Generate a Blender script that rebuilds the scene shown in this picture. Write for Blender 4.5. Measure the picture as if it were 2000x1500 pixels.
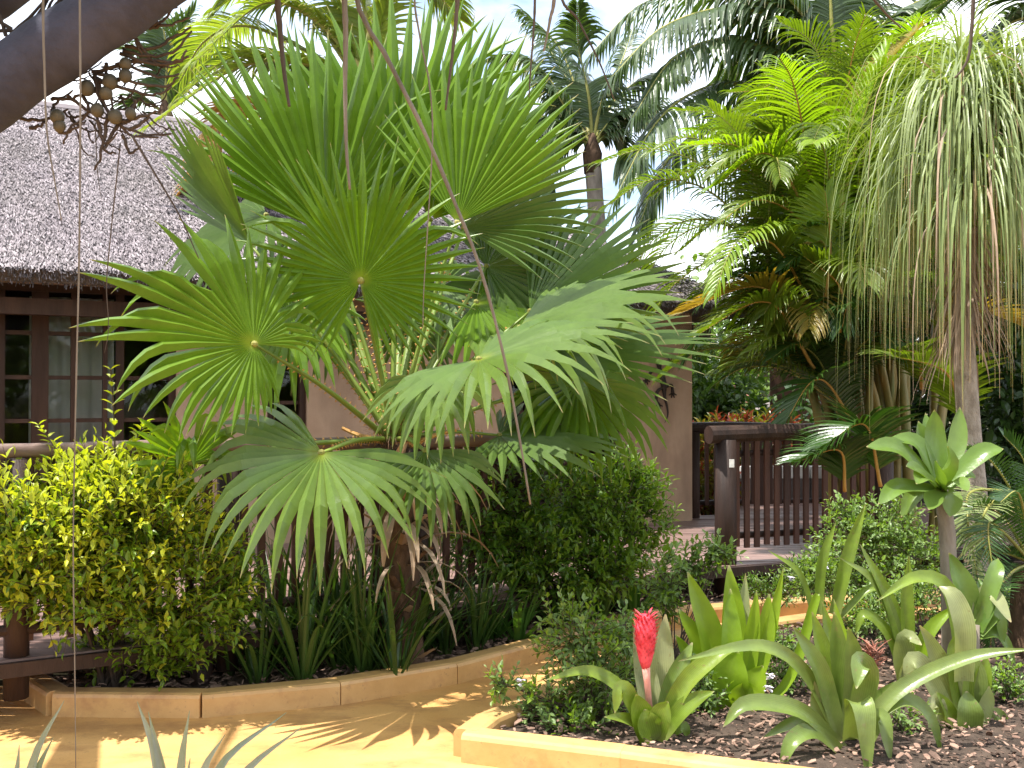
import bpy, math, random
import numpy as np
from mathutils import Vector as V, Matrix, noise

R = math.radians
scene = bpy.context.scene
COL = scene.collection
for o in list(bpy.data.objects):
    bpy.data.objects.remove(o)

# ------------------------------------------------------------------ camera
CAM_Z, PITCH = 1.55, math.atan(25 / 2000)
cd = bpy.data.cameras.new('camera'); cam = bpy.data.objects.new('camera', cd); COL.objects.link(cam)
cam.location = (0, 0, CAM_Z); cam.rotation_euler = (R(90) + PITCH, 0, 0)
cd.sensor_width = 36; cd.lens = 36; cd.clip_end = 2000; cd.clip_start = 0.05
scene.camera = cam

# ------------------------------------------------------------------ light
SUN_EL, SUN_AZ = R(70), R(-106)            # azimuth measured from +Y towards +X
sdir = V((math.sin(SUN_AZ) * math.cos(SUN_EL), math.cos(SUN_AZ) * math.cos(SUN_EL), math.sin(SUN_EL)))
sl = bpy.data.lights.new('sun', 'SUN'); sun = bpy.data.objects.new('sun', sl); COL.objects.link(sun)
sl.energy = 4.6; sl.angle = R(0.55); sl.color = (1.0, 0.955, 0.88)
sun.rotation_euler = (-sdir).to_track_quat('-Z', 'Y').to_euler()
w = bpy.data.worlds.new('World'); scene.world = w; w.use_nodes = True
nt = w.node_tree; N_ = nt.nodes; L_ = nt.links; N_.clear()
wo = N_.new('ShaderNodeOutputWorld'); bg = N_.new('ShaderNodeBackground'); bg2 = N_.new('ShaderNodeBackground')
sky = N_.new('ShaderNodeTexSky'); sky.sky_type = 'NISHITA'; sky.sun_disc = False
sky.sun_elevation = SUN_EL; sky.sun_rotation = SUN_AZ
bg.inputs[1].default_value = 0.15
bg2.inputs[0].default_value = (0.93, 0.96, 1, 1); bg2.inputs[1].default_value = 1.3
tc = N_.new('ShaderNodeTexCoord'); mp = N_.new('ShaderNodeMapping'); mp.inputs['Scale'].default_value = (1.6, 1.6, 3.2)
mp.inputs['Location'].default_value = (0.35, 0.2, 0.1)
nz = N_.new('ShaderNodeTexNoise'); nz.inputs['Scale'].default_value = 1.7; nz.inputs['Detail'].default_value = 7
nz.inputs['Roughness'].default_value = 0.55
mr = N_.new('ShaderNodeMapRange'); mr.inputs[1].default_value = 0.35; mr.inputs[2].default_value = 0.58
mx = N_.new('ShaderNodeMixShader')
L_.new(tc.outputs['Generated'], mp.inputs[0]); L_.new(mp.outputs[0], nz.inputs['Vector']); L_.new(nz.outputs[0], mr.inputs[0])
L_.new(sky.outputs[0], bg.inputs[0]); L_.new(mr.outputs[0], mx.inputs[0]); L_.new(bg.outputs[0], mx.inputs[1]); L_.new(bg2.outputs[0], mx.inputs[2])
L_.new(mx.outputs[0], wo.inputs[0])
vs = scene.view_settings
vs.view_transform = 'Standard'; vs.look = 'None'; vs.gamma = 1; vs.use_curve_mapping = False
vs.exposure = 1.08
scene.cycles.max_bounces = 8; scene.cycles.diffuse_bounces = 4; scene.cycles.transparent_max_bounces = 12
scene.cycles.transmission_bounces = 5; scene.cycles.glossy_bounces = 3

# ------------------------------------------------------------------ helpers
cp, sp = math.cos(PITCH), math.sin(PITCH)
def at(u, v, d):
    """point of the place seen at photo pixel (u, v), d metres away along the view"""
    x, y, z = (u - 1000) / 2000, 1.0, (750 - v) / 2000
    y2, z2 = y * cp - z * sp, y * sp + z * cp
    k = d / y2
    return V((x * k, d, CAM_Z + z2 * k))

UP = V((0, 0, 1)); TOCAM = V((0, -1, 0.15)).normalized()
def rnd(a, b): return random.uniform(a, b)

class MB:
    def __init__(s): s.v = []; s.f = []; s.c = []
    def add(s, vs_, fs, cs=None):
        b = len(s.v); s.v += vs_; s.f += [tuple(i + b for i in f) for f in fs]
        s.c += cs if cs else [(0.5, 0.5, 0)] * len(vs_)
    def box(s, x0, y0, z0, x1, y1, z1):
        s.hexa([V(p) for p in ((x0,y0,z0),(x1,y0,z0),(x1,y1,z0),(x0,y1,z0),(x0,y0,z1),(x1,y0,z1),(x1,y1,z1),(x0,y1,z1))])
    def hexa(s, p):
        s.add([tuple(q) for q in p], [(0,3,2,1),(4,5,6,7),(0,1,5,4),(1,2,6,5),(2,3,7,6),(3,0,4,7)])
    def tube(s, pts, rads, n=8, g=None, cap=True, sq=1.0):
        g = random.random() if g is None else g
        pts = [V(p) for p in pts]; m = len(pts)
        if not hasattr(rads, '__len__'): rads = [rads] * m
        d = (pts[1] - pts[0]).normalized()
        a = d.cross(UP if abs(d.z) < .9 else V((1, 0, 0))).normalized()
        vs_, cs = [], []
        for i, p in enumerate(pts):
            d = (pts[min(i + 1, m - 1)] - pts[max(i - 1, 0)]).normalized()
            a = (a - d * a.dot(d)).normalized(); b = d.cross(a)
            for k in range(n):
                t = 2 * math.pi * k / n
                vs_.append(tuple(p + (a * math.cos(t) + b * math.sin(t) * sq) * rads[i])); cs.append((i / (m - 1), g, 0))
        fs = [(i * n + k, i * n + (k + 1) % n, (i + 1) * n + (k + 1) % n, (i + 1) * n + k) for i in range(m - 1) for k in range(n)]
        if cap: fs += [tuple(range(n - 1, -1, -1)), tuple((m - 1) * n + k for k in range(n))]
        s.add(vs_, fs, cs)
    def ball(s, c, r, n=8, m=6, sc=(1, 1, 1), g=0.5):
        vs_, fs = [], []
        for i in range(m + 1):
            ph = math.pi * i / m
            for k in range(n):
                t = 2 * math.pi * k / n
                vs_.append((c[0] + r * sc[0] * math.sin(ph) * math.cos(t), c[1] + r * sc[1] * math.sin(ph) * math.sin(t), c[2] + r * sc[2] * math.cos(ph)))
        fs = [(i * n + k, (i + 1) * n + k, (i + 1) * n + (k + 1) % n, i * n + (k + 1) % n) for i in range(m) for k in range(n)]
        s.add(vs_, fs, [(0.5, g, 0)] * len(vs_))
    def ribbon(s, pts, sides, widths, fold=0.0, g=None, t0=0.0, t1=1.0):
        """strap through pts; sides = width direction; 3 columns with a V fold"""
        g = random.random() if g is None else g
        m = len(pts); vs_, cs = [], []
        for i in range(m):
            d = pts[min(i + 1, m - 1)] - pts[max(i - 1, 0)]
            nrm = sides[i].cross(d)
            nrm = nrm.normalized() if nrm.length > 1e-9 else UP
            w2 = widths[i] * .5; t = t0 + (t1 - t0) * i / (m - 1); lift = nrm * (fold * widths[i])
            vs_ += [tuple(pts[i] - sides[i] * w2 + lift), tuple(pts[i]), tuple(pts[i] + sides[i] * w2 + lift)]
            cs += [(t, g, 0)] * 3
        fs = []
        for i in range(m - 1):
            b = i * 3; fs += [(b, b + 1, b + 4, b + 3), (b + 1, b + 2, b + 5, b + 4)]
        s.add(vs_, fs, cs)
    def build(s, name, mat, parent=None, origin=(0, 0, 0), smooth=False, kind=None, label=None):
        me = bpy.data.meshes.new(name)
        if parent is not None and origin == (0, 0, 0):
            origin = worldloc(parent)
        ox, oy, oz = origin
        me.from_pydata([(x - ox, y - oy, z - oz) for x, y, z in s.v] if (ox or oy or oz) else s.v, [], s.f)
        at_ = me.attributes.new('lf', 'FLOAT_COLOR', 'POINT')
        arr = np.ones((len(s.v), 4), dtype=np.float32); arr[:, :3] = np.array(s.c, dtype=np.float32).reshape(-1, 3)
        at_.data.foreach_set('color', arr.ravel())
        if smooth: me.polygons.foreach_set('use_smooth', [True] * len(me.polygons))
        for m_ in (mat if isinstance(mat, (list, tuple)) else [mat]): me.materials.append(m_)
        o = bpy.data.objects.new(name, me); COL.objects.link(o)
        if parent is not None: o.parent = parent
        elif origin != (0, 0, 0): o.location = origin
        if kind: o['kind'] = kind
        if label: o['label'] = label
        return o

def worldloc(o):
    l = V((0, 0, 0))
    while o is not None: l += o.location; o = o.parent
    return tuple(l)
def tag(o, label=None, cat=None, group=None, kind=None):
    if label: o['label'] = label
    if cat: o['category'] = cat
    if group: o['group'] = group
    if kind: o['kind'] = kind
    return o
def thing(name, label, cat, loc, group=None):
    o = bpy.data.objects.new(name, None); COL.objects.link(o); o.location = loc; o.empty_display_size = .1
    return tag(o, label, cat, group)
def copy_tree(o, parent=None):
    c = o.copy(); COL.objects.link(c); c.parent = parent
    for ch in o.children: copy_tree(ch, c)
    return c

def bez(pts, n):
    """smooth curve through 2..5 points (Catmull-Rom)"""
    P = [V(p) for p in pts]
    if len(P) == 2: return [P[0].lerp(P[1], i / n) for i in range(n + 1)]
    Q = [P[0] * 2 - P[1]] + P + [P[-1] * 2 - P[-2]]
    out = []
    segs = len(P) - 1
    for i in range(n + 1):
        x = i / n * segs; k = min(int(x), segs - 1); t = x - k
        a, b, c, d = Q[k:k + 4]
        out.append(0.5 * ((2 * b) + (c - a) * t + (2 * a - 5 * b + 4 * c - d) * t * t + (3 * b - a - 3 * c + d) * t ** 3))
    return out
def tang(p, i):
    return (p[min(i + 1, len(p) - 1)] - p[max(i - 1, 0)]).normalized()
def inpoly(x, y, poly):
    x = np.asarray(x); y = np.asarray(y); r = np.zeros(x.shape, bool); n = len(poly)
    for i in range(n):
        x0, y0 = poly[i]; x1, y1 = poly[(i + 1) % n]
        if y0 == y1: continue
        c = ((y0 > y) != (y1 > y)) & (x < (x1 - x0) * (y - y0) / (y1 - y0) + x0)
        r ^= c
    return r

# ------------------------------------------------------------------ materials
def newmat(name):
    m = bpy.data.materials.new(name); m.use_nodes = True
    n = m.node_tree.nodes; n.clear()
    out = n.new('ShaderNodeOutputMaterial'); return m, n, m.node_tree.links, out
def mixc(n, l, fac, a, b, mode='MIX'):
    x = n.new('ShaderNodeMix'); x.data_type = 'RGBA'; x.blend_type = mode
    for sock, val in ((x.inputs[0], fac), (x.inputs[6], a), (x.inputs[7], b)):
        if hasattr(val, 'links'): l.new(val, sock)
        elif isinstance(val, (tuple, list)): sock.default_value = (*val[:3], 1)
        else: sock.default_value = val
    return x.outputs[2]
def mrange(n, l, src, a, b, c=0., d=1.):
    x = n.new('ShaderNodeMapRange'); l.new(src, x.inputs[0])
    for i, q in enumerate((a, b, c, d)): x.inputs[i + 1].default_value = q
    return x.outputs[0]
def tex(n, l, scale, detail=5, rough=.6, sc=(1, 1, 1), obj=True):
    t = n.new('ShaderNodeTexCoord'); m = n.new('ShaderNodeMapping'); m.inputs['Scale'].default_value = sc
    x = n.new('ShaderNodeTexNoise'); x.inputs['Scale'].default_value = scale; x.inputs['Detail'].default_value = detail; x.inputs['Roughness'].default_value = rough
    l.new(t.outputs['Object'], m.inputs[0]); l.new(m.outputs[0], x.inputs['Vector'])
    return x.outputs[0]

def leaf_mat(name, ca, cb, tip=None, tip0=.86, base=None, base1=.12, trans=.38, rough=.38, tcol=(1.25, 1.35, .35), spec=.5, mott=.25):
    m, n, l, out = newmat(name)
    a = n.new('ShaderNodeAttribute'); a.attribute_name = 'lf'
    s = n.new('ShaderNodeSeparateColor'); l.new(a.outputs['Color'], s.inputs[0])
    oi = n.new('ShaderNodeObjectInfo')
    ad = n.new('ShaderNodeMath'); ad.operation = 'ADD'; l.new(s.outputs[1], ad.inputs[0]); l.new(oi.outputs['Random'], ad.inputs[1])
    fr = n.new('ShaderNodeMath'); fr.operation = 'PINGPONG'; fr.inputs[1].default_value = 1; l.new(ad.outputs[0], fr.inputs[0])
    c = mixc(n, l, fr.outputs[0], ca, cb)
    nz_ = tex(n, l, 9, 4, .6)
    c = mixc(n, l, mrange(n, l, nz_, .3, .75, 0, 1), c, mixc(n, l, 1., c, (1 - mott, 1 - mott, 1 - mott * .6), 'MULTIPLY'))
    if mott >= .3:   # veins along the blade
        sn = n.new('ShaderNodeMath'); sn.operation = 'MULTIPLY'; l.new(s.outputs[2], sn.inputs[0]); sn.inputs[1].default_value = 75
        s2 = n.new('ShaderNodeMath'); s2.operation = 'SINE'; l.new(sn.outputs[0], s2.inputs[0])
        c = mixc(n, l, mrange(n, l, s2.outputs[0], -.2, 1, 0, .6), c, mixc(n, l, 1., c, (.72, .76, .62), 'MULTIPLY'))
        c = mixc(n, l, mrange(n, l, tex(n, l, 34, 3, .6), .64, .70, 0, .55), c, (.20, .15, .06))
    if base: c = mixc(n, l, mrange(n, l, s.outputs[0], base1, 0), c, base)
    if tip:
        c = mixc(n, l, mrange(n, l, s.outputs[0], tip0, min(1, tip0 + .1)), c, tip)
    p = n.new('ShaderNodeBsdfPrincipled'); l.new(c, p.inputs['Base Color']); p.inputs['Roughness'].default_value = rough
    p.inputs['Specular IOR Level'].default_value = spec
    c = mixc(n, l, mrange(n, l, tex(n, l, 2.6, 3, .7), .62, .74, 0, .5), c, (.36, .30, .12)) if mott >= .3 else c
    l.new(c, p.inputs['Base Color'])
    bm_ = n.new('ShaderNodeBump'); bm_.inputs['Strength'].default_value = .12; bm_.inputs['Distance'].default_value = .01
    l.new(tex(n, l, 60, 3, .5), bm_.inputs['Height']); l.new(bm_.outputs[0], p.inputs['Normal'])
    tr = n.new('ShaderNodeBsdfTranslucent'); l.new(mixc(n, l, 1., c, tcol, 'MULTIPLY'), tr.inputs[0])
    x = n.new('ShaderNodeMixShader'); x.inputs[0].default_value = trans
    l.new(p.outputs[0], x.inputs[1]); l.new(tr.outputs[0], x.inputs[2]); l.new(x.outputs[0], out.inputs[0])
    return m

def surf(name, ca, cb, scale=6, sc=(1, 1, 1), rough=.8, bump=.3, bscale=None, extra=None, lo=.35, hi=.68, dist=.02, spec=.3, useattr=0.0, grit=None):
    m, n, l, out = newmat(name)
    f = tex(n, l, scale, 7, .62, sc)
    c = mixc(n, l, mrange(n, l, f, lo, hi), ca, cb)
    if extra:
        col, s2, sc2, lo2, hi2 = extra
        c = mixc(n, l, mrange(n, l, tex(n, l, s2, 5, .65, sc2), lo2, hi2), c, col)
    if grit:
        c = mixc(n, l, mrange(n, l, tex(n, l, 38, 3, .7), .62, .72, 0, .55), c, grit)
        c = mixc(n, l, mrange(n, l, tex(n, l, 9, 5, .75, (1, 1, 1)), .60, .70, 0, .45), c, grit)
    oi = n.new('ShaderNodeObjectInfo')
    c = mixc(n, l, 1., c, mixc(n, l, oi.outputs['Random'], (.86, .86, .86), (1.1, 1.08, 1.06)), 'MULTIPLY')
    if useattr:
        a = n.new('ShaderNodeAttribute'); a.attribute_name = 'lf'
        s = n.new('ShaderNodeSeparateColor'); l.new(a.outputs['Color'], s.inputs[0])
        lo_, hi_ = 1 - useattr, 1 + useattr
        c = mixc(n, l, 1., c, mixc(n, l, s.outputs[1], (lo_, lo_, lo_), (hi_, hi_, hi_)), 'MULTIPLY')
    p = n.new('ShaderNodeBsdfPrincipled'); l.new(c, p.inputs['Base Color']); p.inputs['Roughness'].default_value = rough
    p.inputs['Specular IOR Level'].default_value = spec
    b = n.new('ShaderNodeBump'); b.inputs['Strength'].default_value = bump; b.inputs['Distance'].default_value = dist
    l.new(tex(n, l, bscale or scale * 4, 6, .65, sc), b.inputs['Height']); l.new(b.outputs[0], p.inputs['Normal'])
    l.new(p.outputs[0], out.inputs[0]); return m

M = {}
M['fan'] = leaf_mat('fan_leaf_green', (.115, .225, .014), (.165, .285, .022), tip=(.42, .33, .17), tip0=.95, base=(.30, .36, .04), base1=.10, trans=.40, rough=.36, tcol=(1.5, 1.5, .35))
M['fan_pale'] = leaf_mat('fan_leaf_pale', (.14, .235, .04), (.19, .29, .065), tip=(.42, .33, .17), tip0=.94, base=(.30, .36, .05), trans=.40, rough=.30, tcol=(1.4, 1.45, .4), spec=.7)  # paler green puts the sky's gloss on the leaf into its colour
M['fan_grey'] = leaf_mat('fan_leaf_greyed', (.10, .185, .03), (.135, .22, .05), tip=(.42, .36, .22), tip0=.93, trans=.35, rough=.36)
M['dead'] = leaf_mat('dead_leaf', (.26, .17, .10), (.40, .30, .20), trans=.15, rough=.7, tcol=(1.2, 1, .7))
M['coco'] = leaf_mat('coconut_frond', (.045, .085, .022), (.075, .12, .04), tip=(.3, .25, .12), tip0=.93, trans=.33, rough=.33)
M['coco_yel'] = leaf_mat('yellowing_frond', (.18, .27, .035), (.28, .33, .05), tip=(.5, .33, .1), tip0=.9, trans=.45, rough=.4)
M['coco_dry'] = leaf_mat('dry_orange_frond', (.42, .24, .07), (.50, .32, .12), trans=.35, rough=.6, tcol=(1.3, 1.1, .5))
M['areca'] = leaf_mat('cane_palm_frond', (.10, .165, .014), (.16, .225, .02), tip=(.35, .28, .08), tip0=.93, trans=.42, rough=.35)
M['areca_lit'] = leaf_mat('lit_cane_frond', (.19, .33, .015), (.27, .39, .02), trans=.5, rough=.4)  # brighter copy of the cane frond, sunlight put into the colour
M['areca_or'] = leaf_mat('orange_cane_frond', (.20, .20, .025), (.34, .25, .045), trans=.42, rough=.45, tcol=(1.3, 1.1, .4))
M['areca_shaded'] = leaf_mat('shaded_cane_frond', (.03, .085, .012), (.05, .11, .018), trans=.3, rough=.3)  # darker copy of the cane frond, shade put into the colour
M['pony'] = leaf_mat('ponytail_leaf', (.18, .25, .07), (.28, .34, .13), tip=(.45, .34, .18), tip0=.82, trans=.32, rough=.40)
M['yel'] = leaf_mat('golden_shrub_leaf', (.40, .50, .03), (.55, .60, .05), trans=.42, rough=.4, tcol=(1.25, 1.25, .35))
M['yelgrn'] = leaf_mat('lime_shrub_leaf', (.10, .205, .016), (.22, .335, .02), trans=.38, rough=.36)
M['shrub'] = leaf_mat('shrub_leaf', (.06, .15, .013), (.11, .21, .02), trans=.35, rough=.33)
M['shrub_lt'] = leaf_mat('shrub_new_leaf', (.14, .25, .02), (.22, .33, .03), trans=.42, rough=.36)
M['herb'] = leaf_mat('herb_leaf', (.16, .27, .065), (.26, .37, .12), trans=.36, rough=.42)
M['grass'] = leaf_mat('strap_grass', (.035, .085, .016), (.06, .12, .022), tip=(.25, .2, .08), tip0=.9, base=(.10, .15, .04), trans=.3, rough=.33)
M['agap'] = leaf_mat('strap_lily', (.055, .14, .02), (.09, .19, .03), trans=.33, rough=.32)
M['brom'] = leaf_mat('bromeliad_green', (.19, .30, .03), (.26, .36, .045), tip=(.4, .36, .18), tip0=.95, base=(.23, .27, .08), base1=.25, trans=.36, rough=.33, mott=.45)
M['brom_lime'] = leaf_mat('bromeliad_lime', (.22, .36, .02), (.30, .43, .03), tip=(.55, .52, .3), tip0=.95, trans=.45, rough=.32)  # own light green of the tall upright bromeliad
M['brom_grey'] = leaf_mat('bromeliad_grey', (.15, .235, .035), (.22, .29, .07), tip=(.4, .36, .2), tip0=.96, base=(.20, .24, .07), base1=.3, trans=.26, rough=.3, mott=.4)
M['brom_pale'] = leaf_mat('bromeliad_pale', (.30, .36, .12), (.42, .44, .22), tip=(.5, .4, .22), tip0=.93, trans=.38, rough=.35, mott=.35)
M['drac'] = leaf_mat('dracaena_leaf', (.12, .22, .03), (.19, .29, .06), tip=(.5, .42, .2), tip0=.96, trans=.34, rough=.28)
M['silver'] = leaf_mat('silver_strap', (.24, .30, .24), (.34, .38, .32), trans=.25, rough=.35)
M['cycad'] = leaf_mat('cycad_frond', (.03, .08, .02), (.055, .115, .03), trans=.25, rough=.28)
M['tree'] = leaf_mat('tree_foliage', (.045, .10, .016), (.09, .16, .025), trans=.35, rough=.4)
M['tree_lt'] = leaf_mat('tree_foliage_light', (.10, .19, .03), (.17, .26, .05), trans=.38, rough=.42)
M['tree_dk'] = leaf_mat('tree_foliage_dark', (.022, .055, .010), (.045, .09, .016), trans=.28, rough=.35)
M['crot_r'] = leaf_mat('croton_red', (.16, .025, .018), (.26, .07, .025), trans=.35, rough=.35, tcol=(1.3, .9, .6))
M['crot_y'] = leaf_mat('croton_yellow', (.10, .15, .02), (.28, .22, .035), trans=.4, rough=.35)
M['petiole'] = surf('petiole_green', (.13, .21, .025), (.19, .24, .05), 12, (1, 1, 1), .4, .1)
M['thorn'] = surf('petiole_thorns', (.42, .20, .05), (.50, .30, .09), 20, rough=.5)
M['rachis'] = surf('frond_rachis', (.22, .24, .05), (.32, .28, .08), 9, rough=.5, bump=.1)
M['rachis_or'] = surf('frond_rachis_orange', (.40, .20, .04), (.44, .28, .08), 9, rough=.5, bump=.1)
M['cane'] = surf('cane_stem', (.13, .15, .04), (.30, .20, .06), 5, (1, 1, .4), .5, .15)
M['bark'] = surf('grey_bark', (.20, .165, .13), (.34, .29, .24), 10, (1, 1, .35), .9, .7, 26)
M['ponybark'] = surf('ponytail_bark', (.25, .20, .155), (.44, .37, .30), 22, (1, 1, .5), .85, .9, 60, dist=.02)
M['limb'] = surf('smooth_limb_bark', (.032, .032, .047), (.068, .068, .10), 3.2, (3, 1, 3), .85, .35, 14)
M['fibre'] = surf('palm_fibre', (.05, .03, .018), (.15, .09, .055), 18, (1, 1, .4), .95, .8, 50)
M['twig'] = surf('brown_twig', (.045, .032, .025), (.09, .065, .05), 20, rough=.9)
M['fruit'] = surf('olive_fruit', (.06, .052, .036), (.10, .085, .055), 12, rough=.55)
M['strand'] = surf('dry_strand', (.13, .11, .085), (.27, .23, .19), 14, (1, 1, .2), .85, .3)
M['strand_dk'] = surf('dark_dry_strand', (.06, .045, .035), (.13, .10, .08), 14, (1, 1, .2), .85, .3)
M['thatch'] = surf('thatch_reed', (.185, .160, .175), (.275, .243, .262), 2.2, rough=.75, bump=.3, extra=((.12, .105, .105), 1.1, (1, 1, 1), .48, .75), useattr=.62)
M['thatchbase'] = surf('thatch_under', (.07, .055, .045), (.13, .105, .09), 30, rough=.95, bump=.6)
M['plaster'] = surf('tan_plaster', (.49, .33, .225), (.59, .415, .29), 3, rough=.9, bump=.25, bscale=90, dist=.006, extra=((.30, .20, .14), 1.5, (1, 1, .35), .52, .8))
M['timber'] = surf('dark_timber', (.045, .022, .014), (.085, .042, .026), 8, (1, 1, .12), .55, .25)
M['railwood'] = surf('weathered_rail', (.16, .10, .08), (.26, .18, .15), 7, (.25, .25, 1), .5, .3)
M['slat'] = surf('red_brown_slat', (.042, .017, .011), (.085, .034, .02), 8, (1, 1, .12), .55, .25)  # red brown lowered to hold the foliage shade over the fence
M['logpost'] = surf('brown_log', (.022, .012, .009), (.052, .028, .02), 8, (1, 1, .15), .6, .45)  # brown darkened, standing in for shade of foliage on the fence
M['plank'] = surf('deck_plank', (.17, .105, .09), (.26, .17, .15), 5, (.12, 1, 1), .42, .25, spec=.5, extra=((.09, .05, .04), 7, (.12, 1, 1), .55, .8))
M['path'] = surf('ochre_path', (.58, .315, .105), (.68, .40, .16), 1.6, (1, 1, 1), .55, .35, 55, extra=((.36, .18, .07), 2.6, (1, 1.8, 1), .47, .72), dist=.008, spec=.35, grit=(.30, .17, .08))
M['kerb'] = surf('ochre_kerb', (.50, .30, .115), (.62, .39, .17), 4, (1, 1, 1), .42, .2, 45, extra=((.30, .14, .065), 3.5, (1, 1, 1), .52, .78), dist=.006, spec=.5, grit=(.28, .16, .085))
M['soil'] = surf('garden_soil', (.055, .038, .028), (.13, .092, .068), 7, rough=.95, bump=.9, bscale=40, dist=.03)
M['mulch'] = surf('bark_mulch', (.13, .08, .06), (.30, .20, .15), 12, rough=.9, bump=.4, useattr=.6)
M['ground'] = surf('earth', (.07, .06, .035), (.11, .10, .05), .8, rough=.95, bump=.5)
M['curtain'] = surf('pale_curtain', (.66, .66, .64), (.74, .74, .72), 2, (4, 4, .2), .9, .1)
M['interior'] = surf('room_interior', (.09, .065, .05), (.12, .09, .07), 1, rough=.95)
M['tile'] = surf('red_roof_tile', (.26, .10, .075), (.36, .16, .12), 3, rough=.8, useattr=.3)
M['slate'] = surf('grey_shingle', (.13, .11, .105), (.20, .17, .16), 3, rough=.8, useattr=.3)
M['white'] = surf('white_paint', (.70, .69, .66), (.80, .79, .77), 4, rough=.7)
M['gecko'] = surf('bronze_ornament', (.035, .026, .022), (.06, .045, .035), 30, rough=.5, bump=.4)
M['red'] = surf('red_bract', (.50, .015, .03), (.80, .10, .15), 28, rough=.45, bump=.3, useattr=.35)
M['pink'] = surf('pink_stalk', (.62, .26, .22), (.66, .35, .30), 12, rough=.55)
M['petal'] = surf('pale_petal', (.68, .62, .72), (.80, .78, .80), 20, rough=.6)
M['dryhead'] = surf('dry_flower_head', (.26, .09, .06), (.40, .20, .14), 20, rough=.8)
# window glass
m, n, l, out = newmat('window_glass')
gl = n.new('ShaderNodeBsdfGlossy'); gl.inputs['Roughness'].default_value = .03; gl.inputs[0].default_value = (.9, .95, .92, 1)
tr = n.new('ShaderNodeBsdfTransparent'); tr.inputs[0].default_value = (.78, .80, .78, 1)
lw = n.new('ShaderNodeFresnel'); lw.inputs[0].default_value = 1.42
mxs = n.new('ShaderNodeMixShader'); l.new(lw.outputs[0], mxs.inputs[0]); l.new(tr.outputs[0], mxs.inputs[1]); l.new(gl.outputs[0], mxs.inputs[2]); l.new(mxs.outputs[0], out.inputs[0])
M['glass'] = m

# ================================================================== SETTING
random.seed(3); np.random.seed(3)
mb = MB(); mb.add([(-400, -400, -.03), (400, -400, -.03), (400, 900, -.03), (-400, 900, -.03)], [(0, 1, 2, 3)])
tag(mb.build('ground', M['ground']), kind='structure')

KL = [(-2.51, 5.36), (-2.22, 5.04), (-1.51, 5.02), (-.89, 5.23), (-.335, 5.59), (.18, 6.14), (.67, 6.70), (1.25, 7.05), (2.1, 7.33), (3.4, 7.62)]
KI = [(1.6, 3.75), (.45, 4.20), (-.19, 4.42), (-.11, 4.62), (.10, 4.90), (.45, 5.60), (.93, 6.20), (2.0, 6.78), (3.6, 7.05)]
DECK = [(-4.2, 3.9), (-2.42, 4.85), (-.6, 5.92), (1.3, 7.45), (2.2, 7.85), (4.2, 8.75), (6, 9.6)]

def grid(name, poly, z, cell, mat, amp, kind='structure', nscale=2.0):
    P = np.array(poly); x0, y0 = P.min(0); x1, y1 = P.max(0)
    nx, ny = int((x1 - x0) / cell) + 1, int((y1 - y0) / cell) + 1
    X = x0 + np.arange(nx + 1) * cell; Y = y0 + np.arange(ny + 1) * cell
    CX, CY = np.meshgrid(X[:-1] + cell / 2, Y[:-1] + cell / 2, indexing='ij')
    ins = inpoly(CX, CY, poly); idx = {}; b = MB()
    for i, j in np.argwhere(ins):
        q = []
        for a, c in ((i, j), (i + 1, j), (i + 1, j + 1), (i, j + 1)):
            if (a, c) not in idx:
                idx[a, c] = len(b.v); xx, yy = X[a], Y[c]
                h = noise.noise((xx * nscale, yy * nscale, z)) * .6 + noise.noise((xx * nscale * 4, yy * nscale * 4, 3)) * .4
                b.v.append((xx, yy, z + amp * h)); b.c.append((.5, .5, 0))
            q.append(idx[a, c])
        b.f.append(tuple(q))
    o = b.build(name, mat, smooth=True); tag(o, kind=kind); return o

grid('path', [(-9, -2), (5.5, -2), (5.5, 4.0), (4.2, 7.9), (2.1, 7.55), (.6, 6.9), (-.4, 5.75), (-1.5, 5.15), (-2.3, 5.15), (-2.6, 5.5), (-9, 5.2)], 0, .15, M['path'], .006)
BED = [(-2.5, 5.36), (-2.18, 5.1), (-1.5, 5.09), (-.86, 5.3), (-.30, 5.67), (.23, 6.22), (.72, 6.77), (1.27, 7.12), (2.1, 7.4), (3.4, 7.7), (3.4, 8.6), (1.3, 7.9), (-.6, 6.4), (-2.42, 5.5)]
grid('garden_bed', BED, .06, .07, M['soil'], .03)
ISL = [(1.6, 3.82), (.48, 4.27), (-.11, 4.46), (-.04, 4.6), (.16, 4.86), (.51, 5.54), (.97, 6.13), (2.0, 6.70), (3.6, 6.97), (6, 7.0), (6, 3.6)]
grid('island_bed', ISL, .065, .06, M['soil'], .035)
grid('far_bed', [(3.3, 7.1), (8, 7.1), (8, 14), (1.6, 14), (1.6, 8.6)], .02, .2, M['soil'], .05)

def sweep_block(pts, wd, h, gap):
    """one kerb block along a short polyline: rounded section"""
    b = MB(); sec = [(-wd / 2, -.02), (-wd / 2, h - .022), (-wd / 2 + .008, h - .007), (-wd / 2 + .025, h), (wd / 2 - .025, h), (wd / 2 - .008, h - .007), (wd / 2, h - .022), (wd / 2, -.02)]
    k = len(sec); m = len(pts); wob = rnd(-.0015, .0015)
    vs_ = []
    for i, p in enumerate(pts):
        d = tang(pts, i); s = V((d.y, -d.x, 0))
        q = p + d * (gap if i == 0 else -gap if i == m - 1 else 0)
        for a, c in sec: vs_.append(tuple(q + s * a + V((0, 0, c + (wob if c > 0 else 0)))))
    fs = [(i * k + j, i * k + j + 1, (i + 1) * k + j + 1, (i + 1) * k + j) for i in range(m - 1) for j in range(k - 1)]
    fs += [tuple(range(k - 1, -1, -1)), tuple((m - 1) * k + j for j in range(k))]
    b.add(vs_, [f[::-1] for f in fs]); return b
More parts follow.
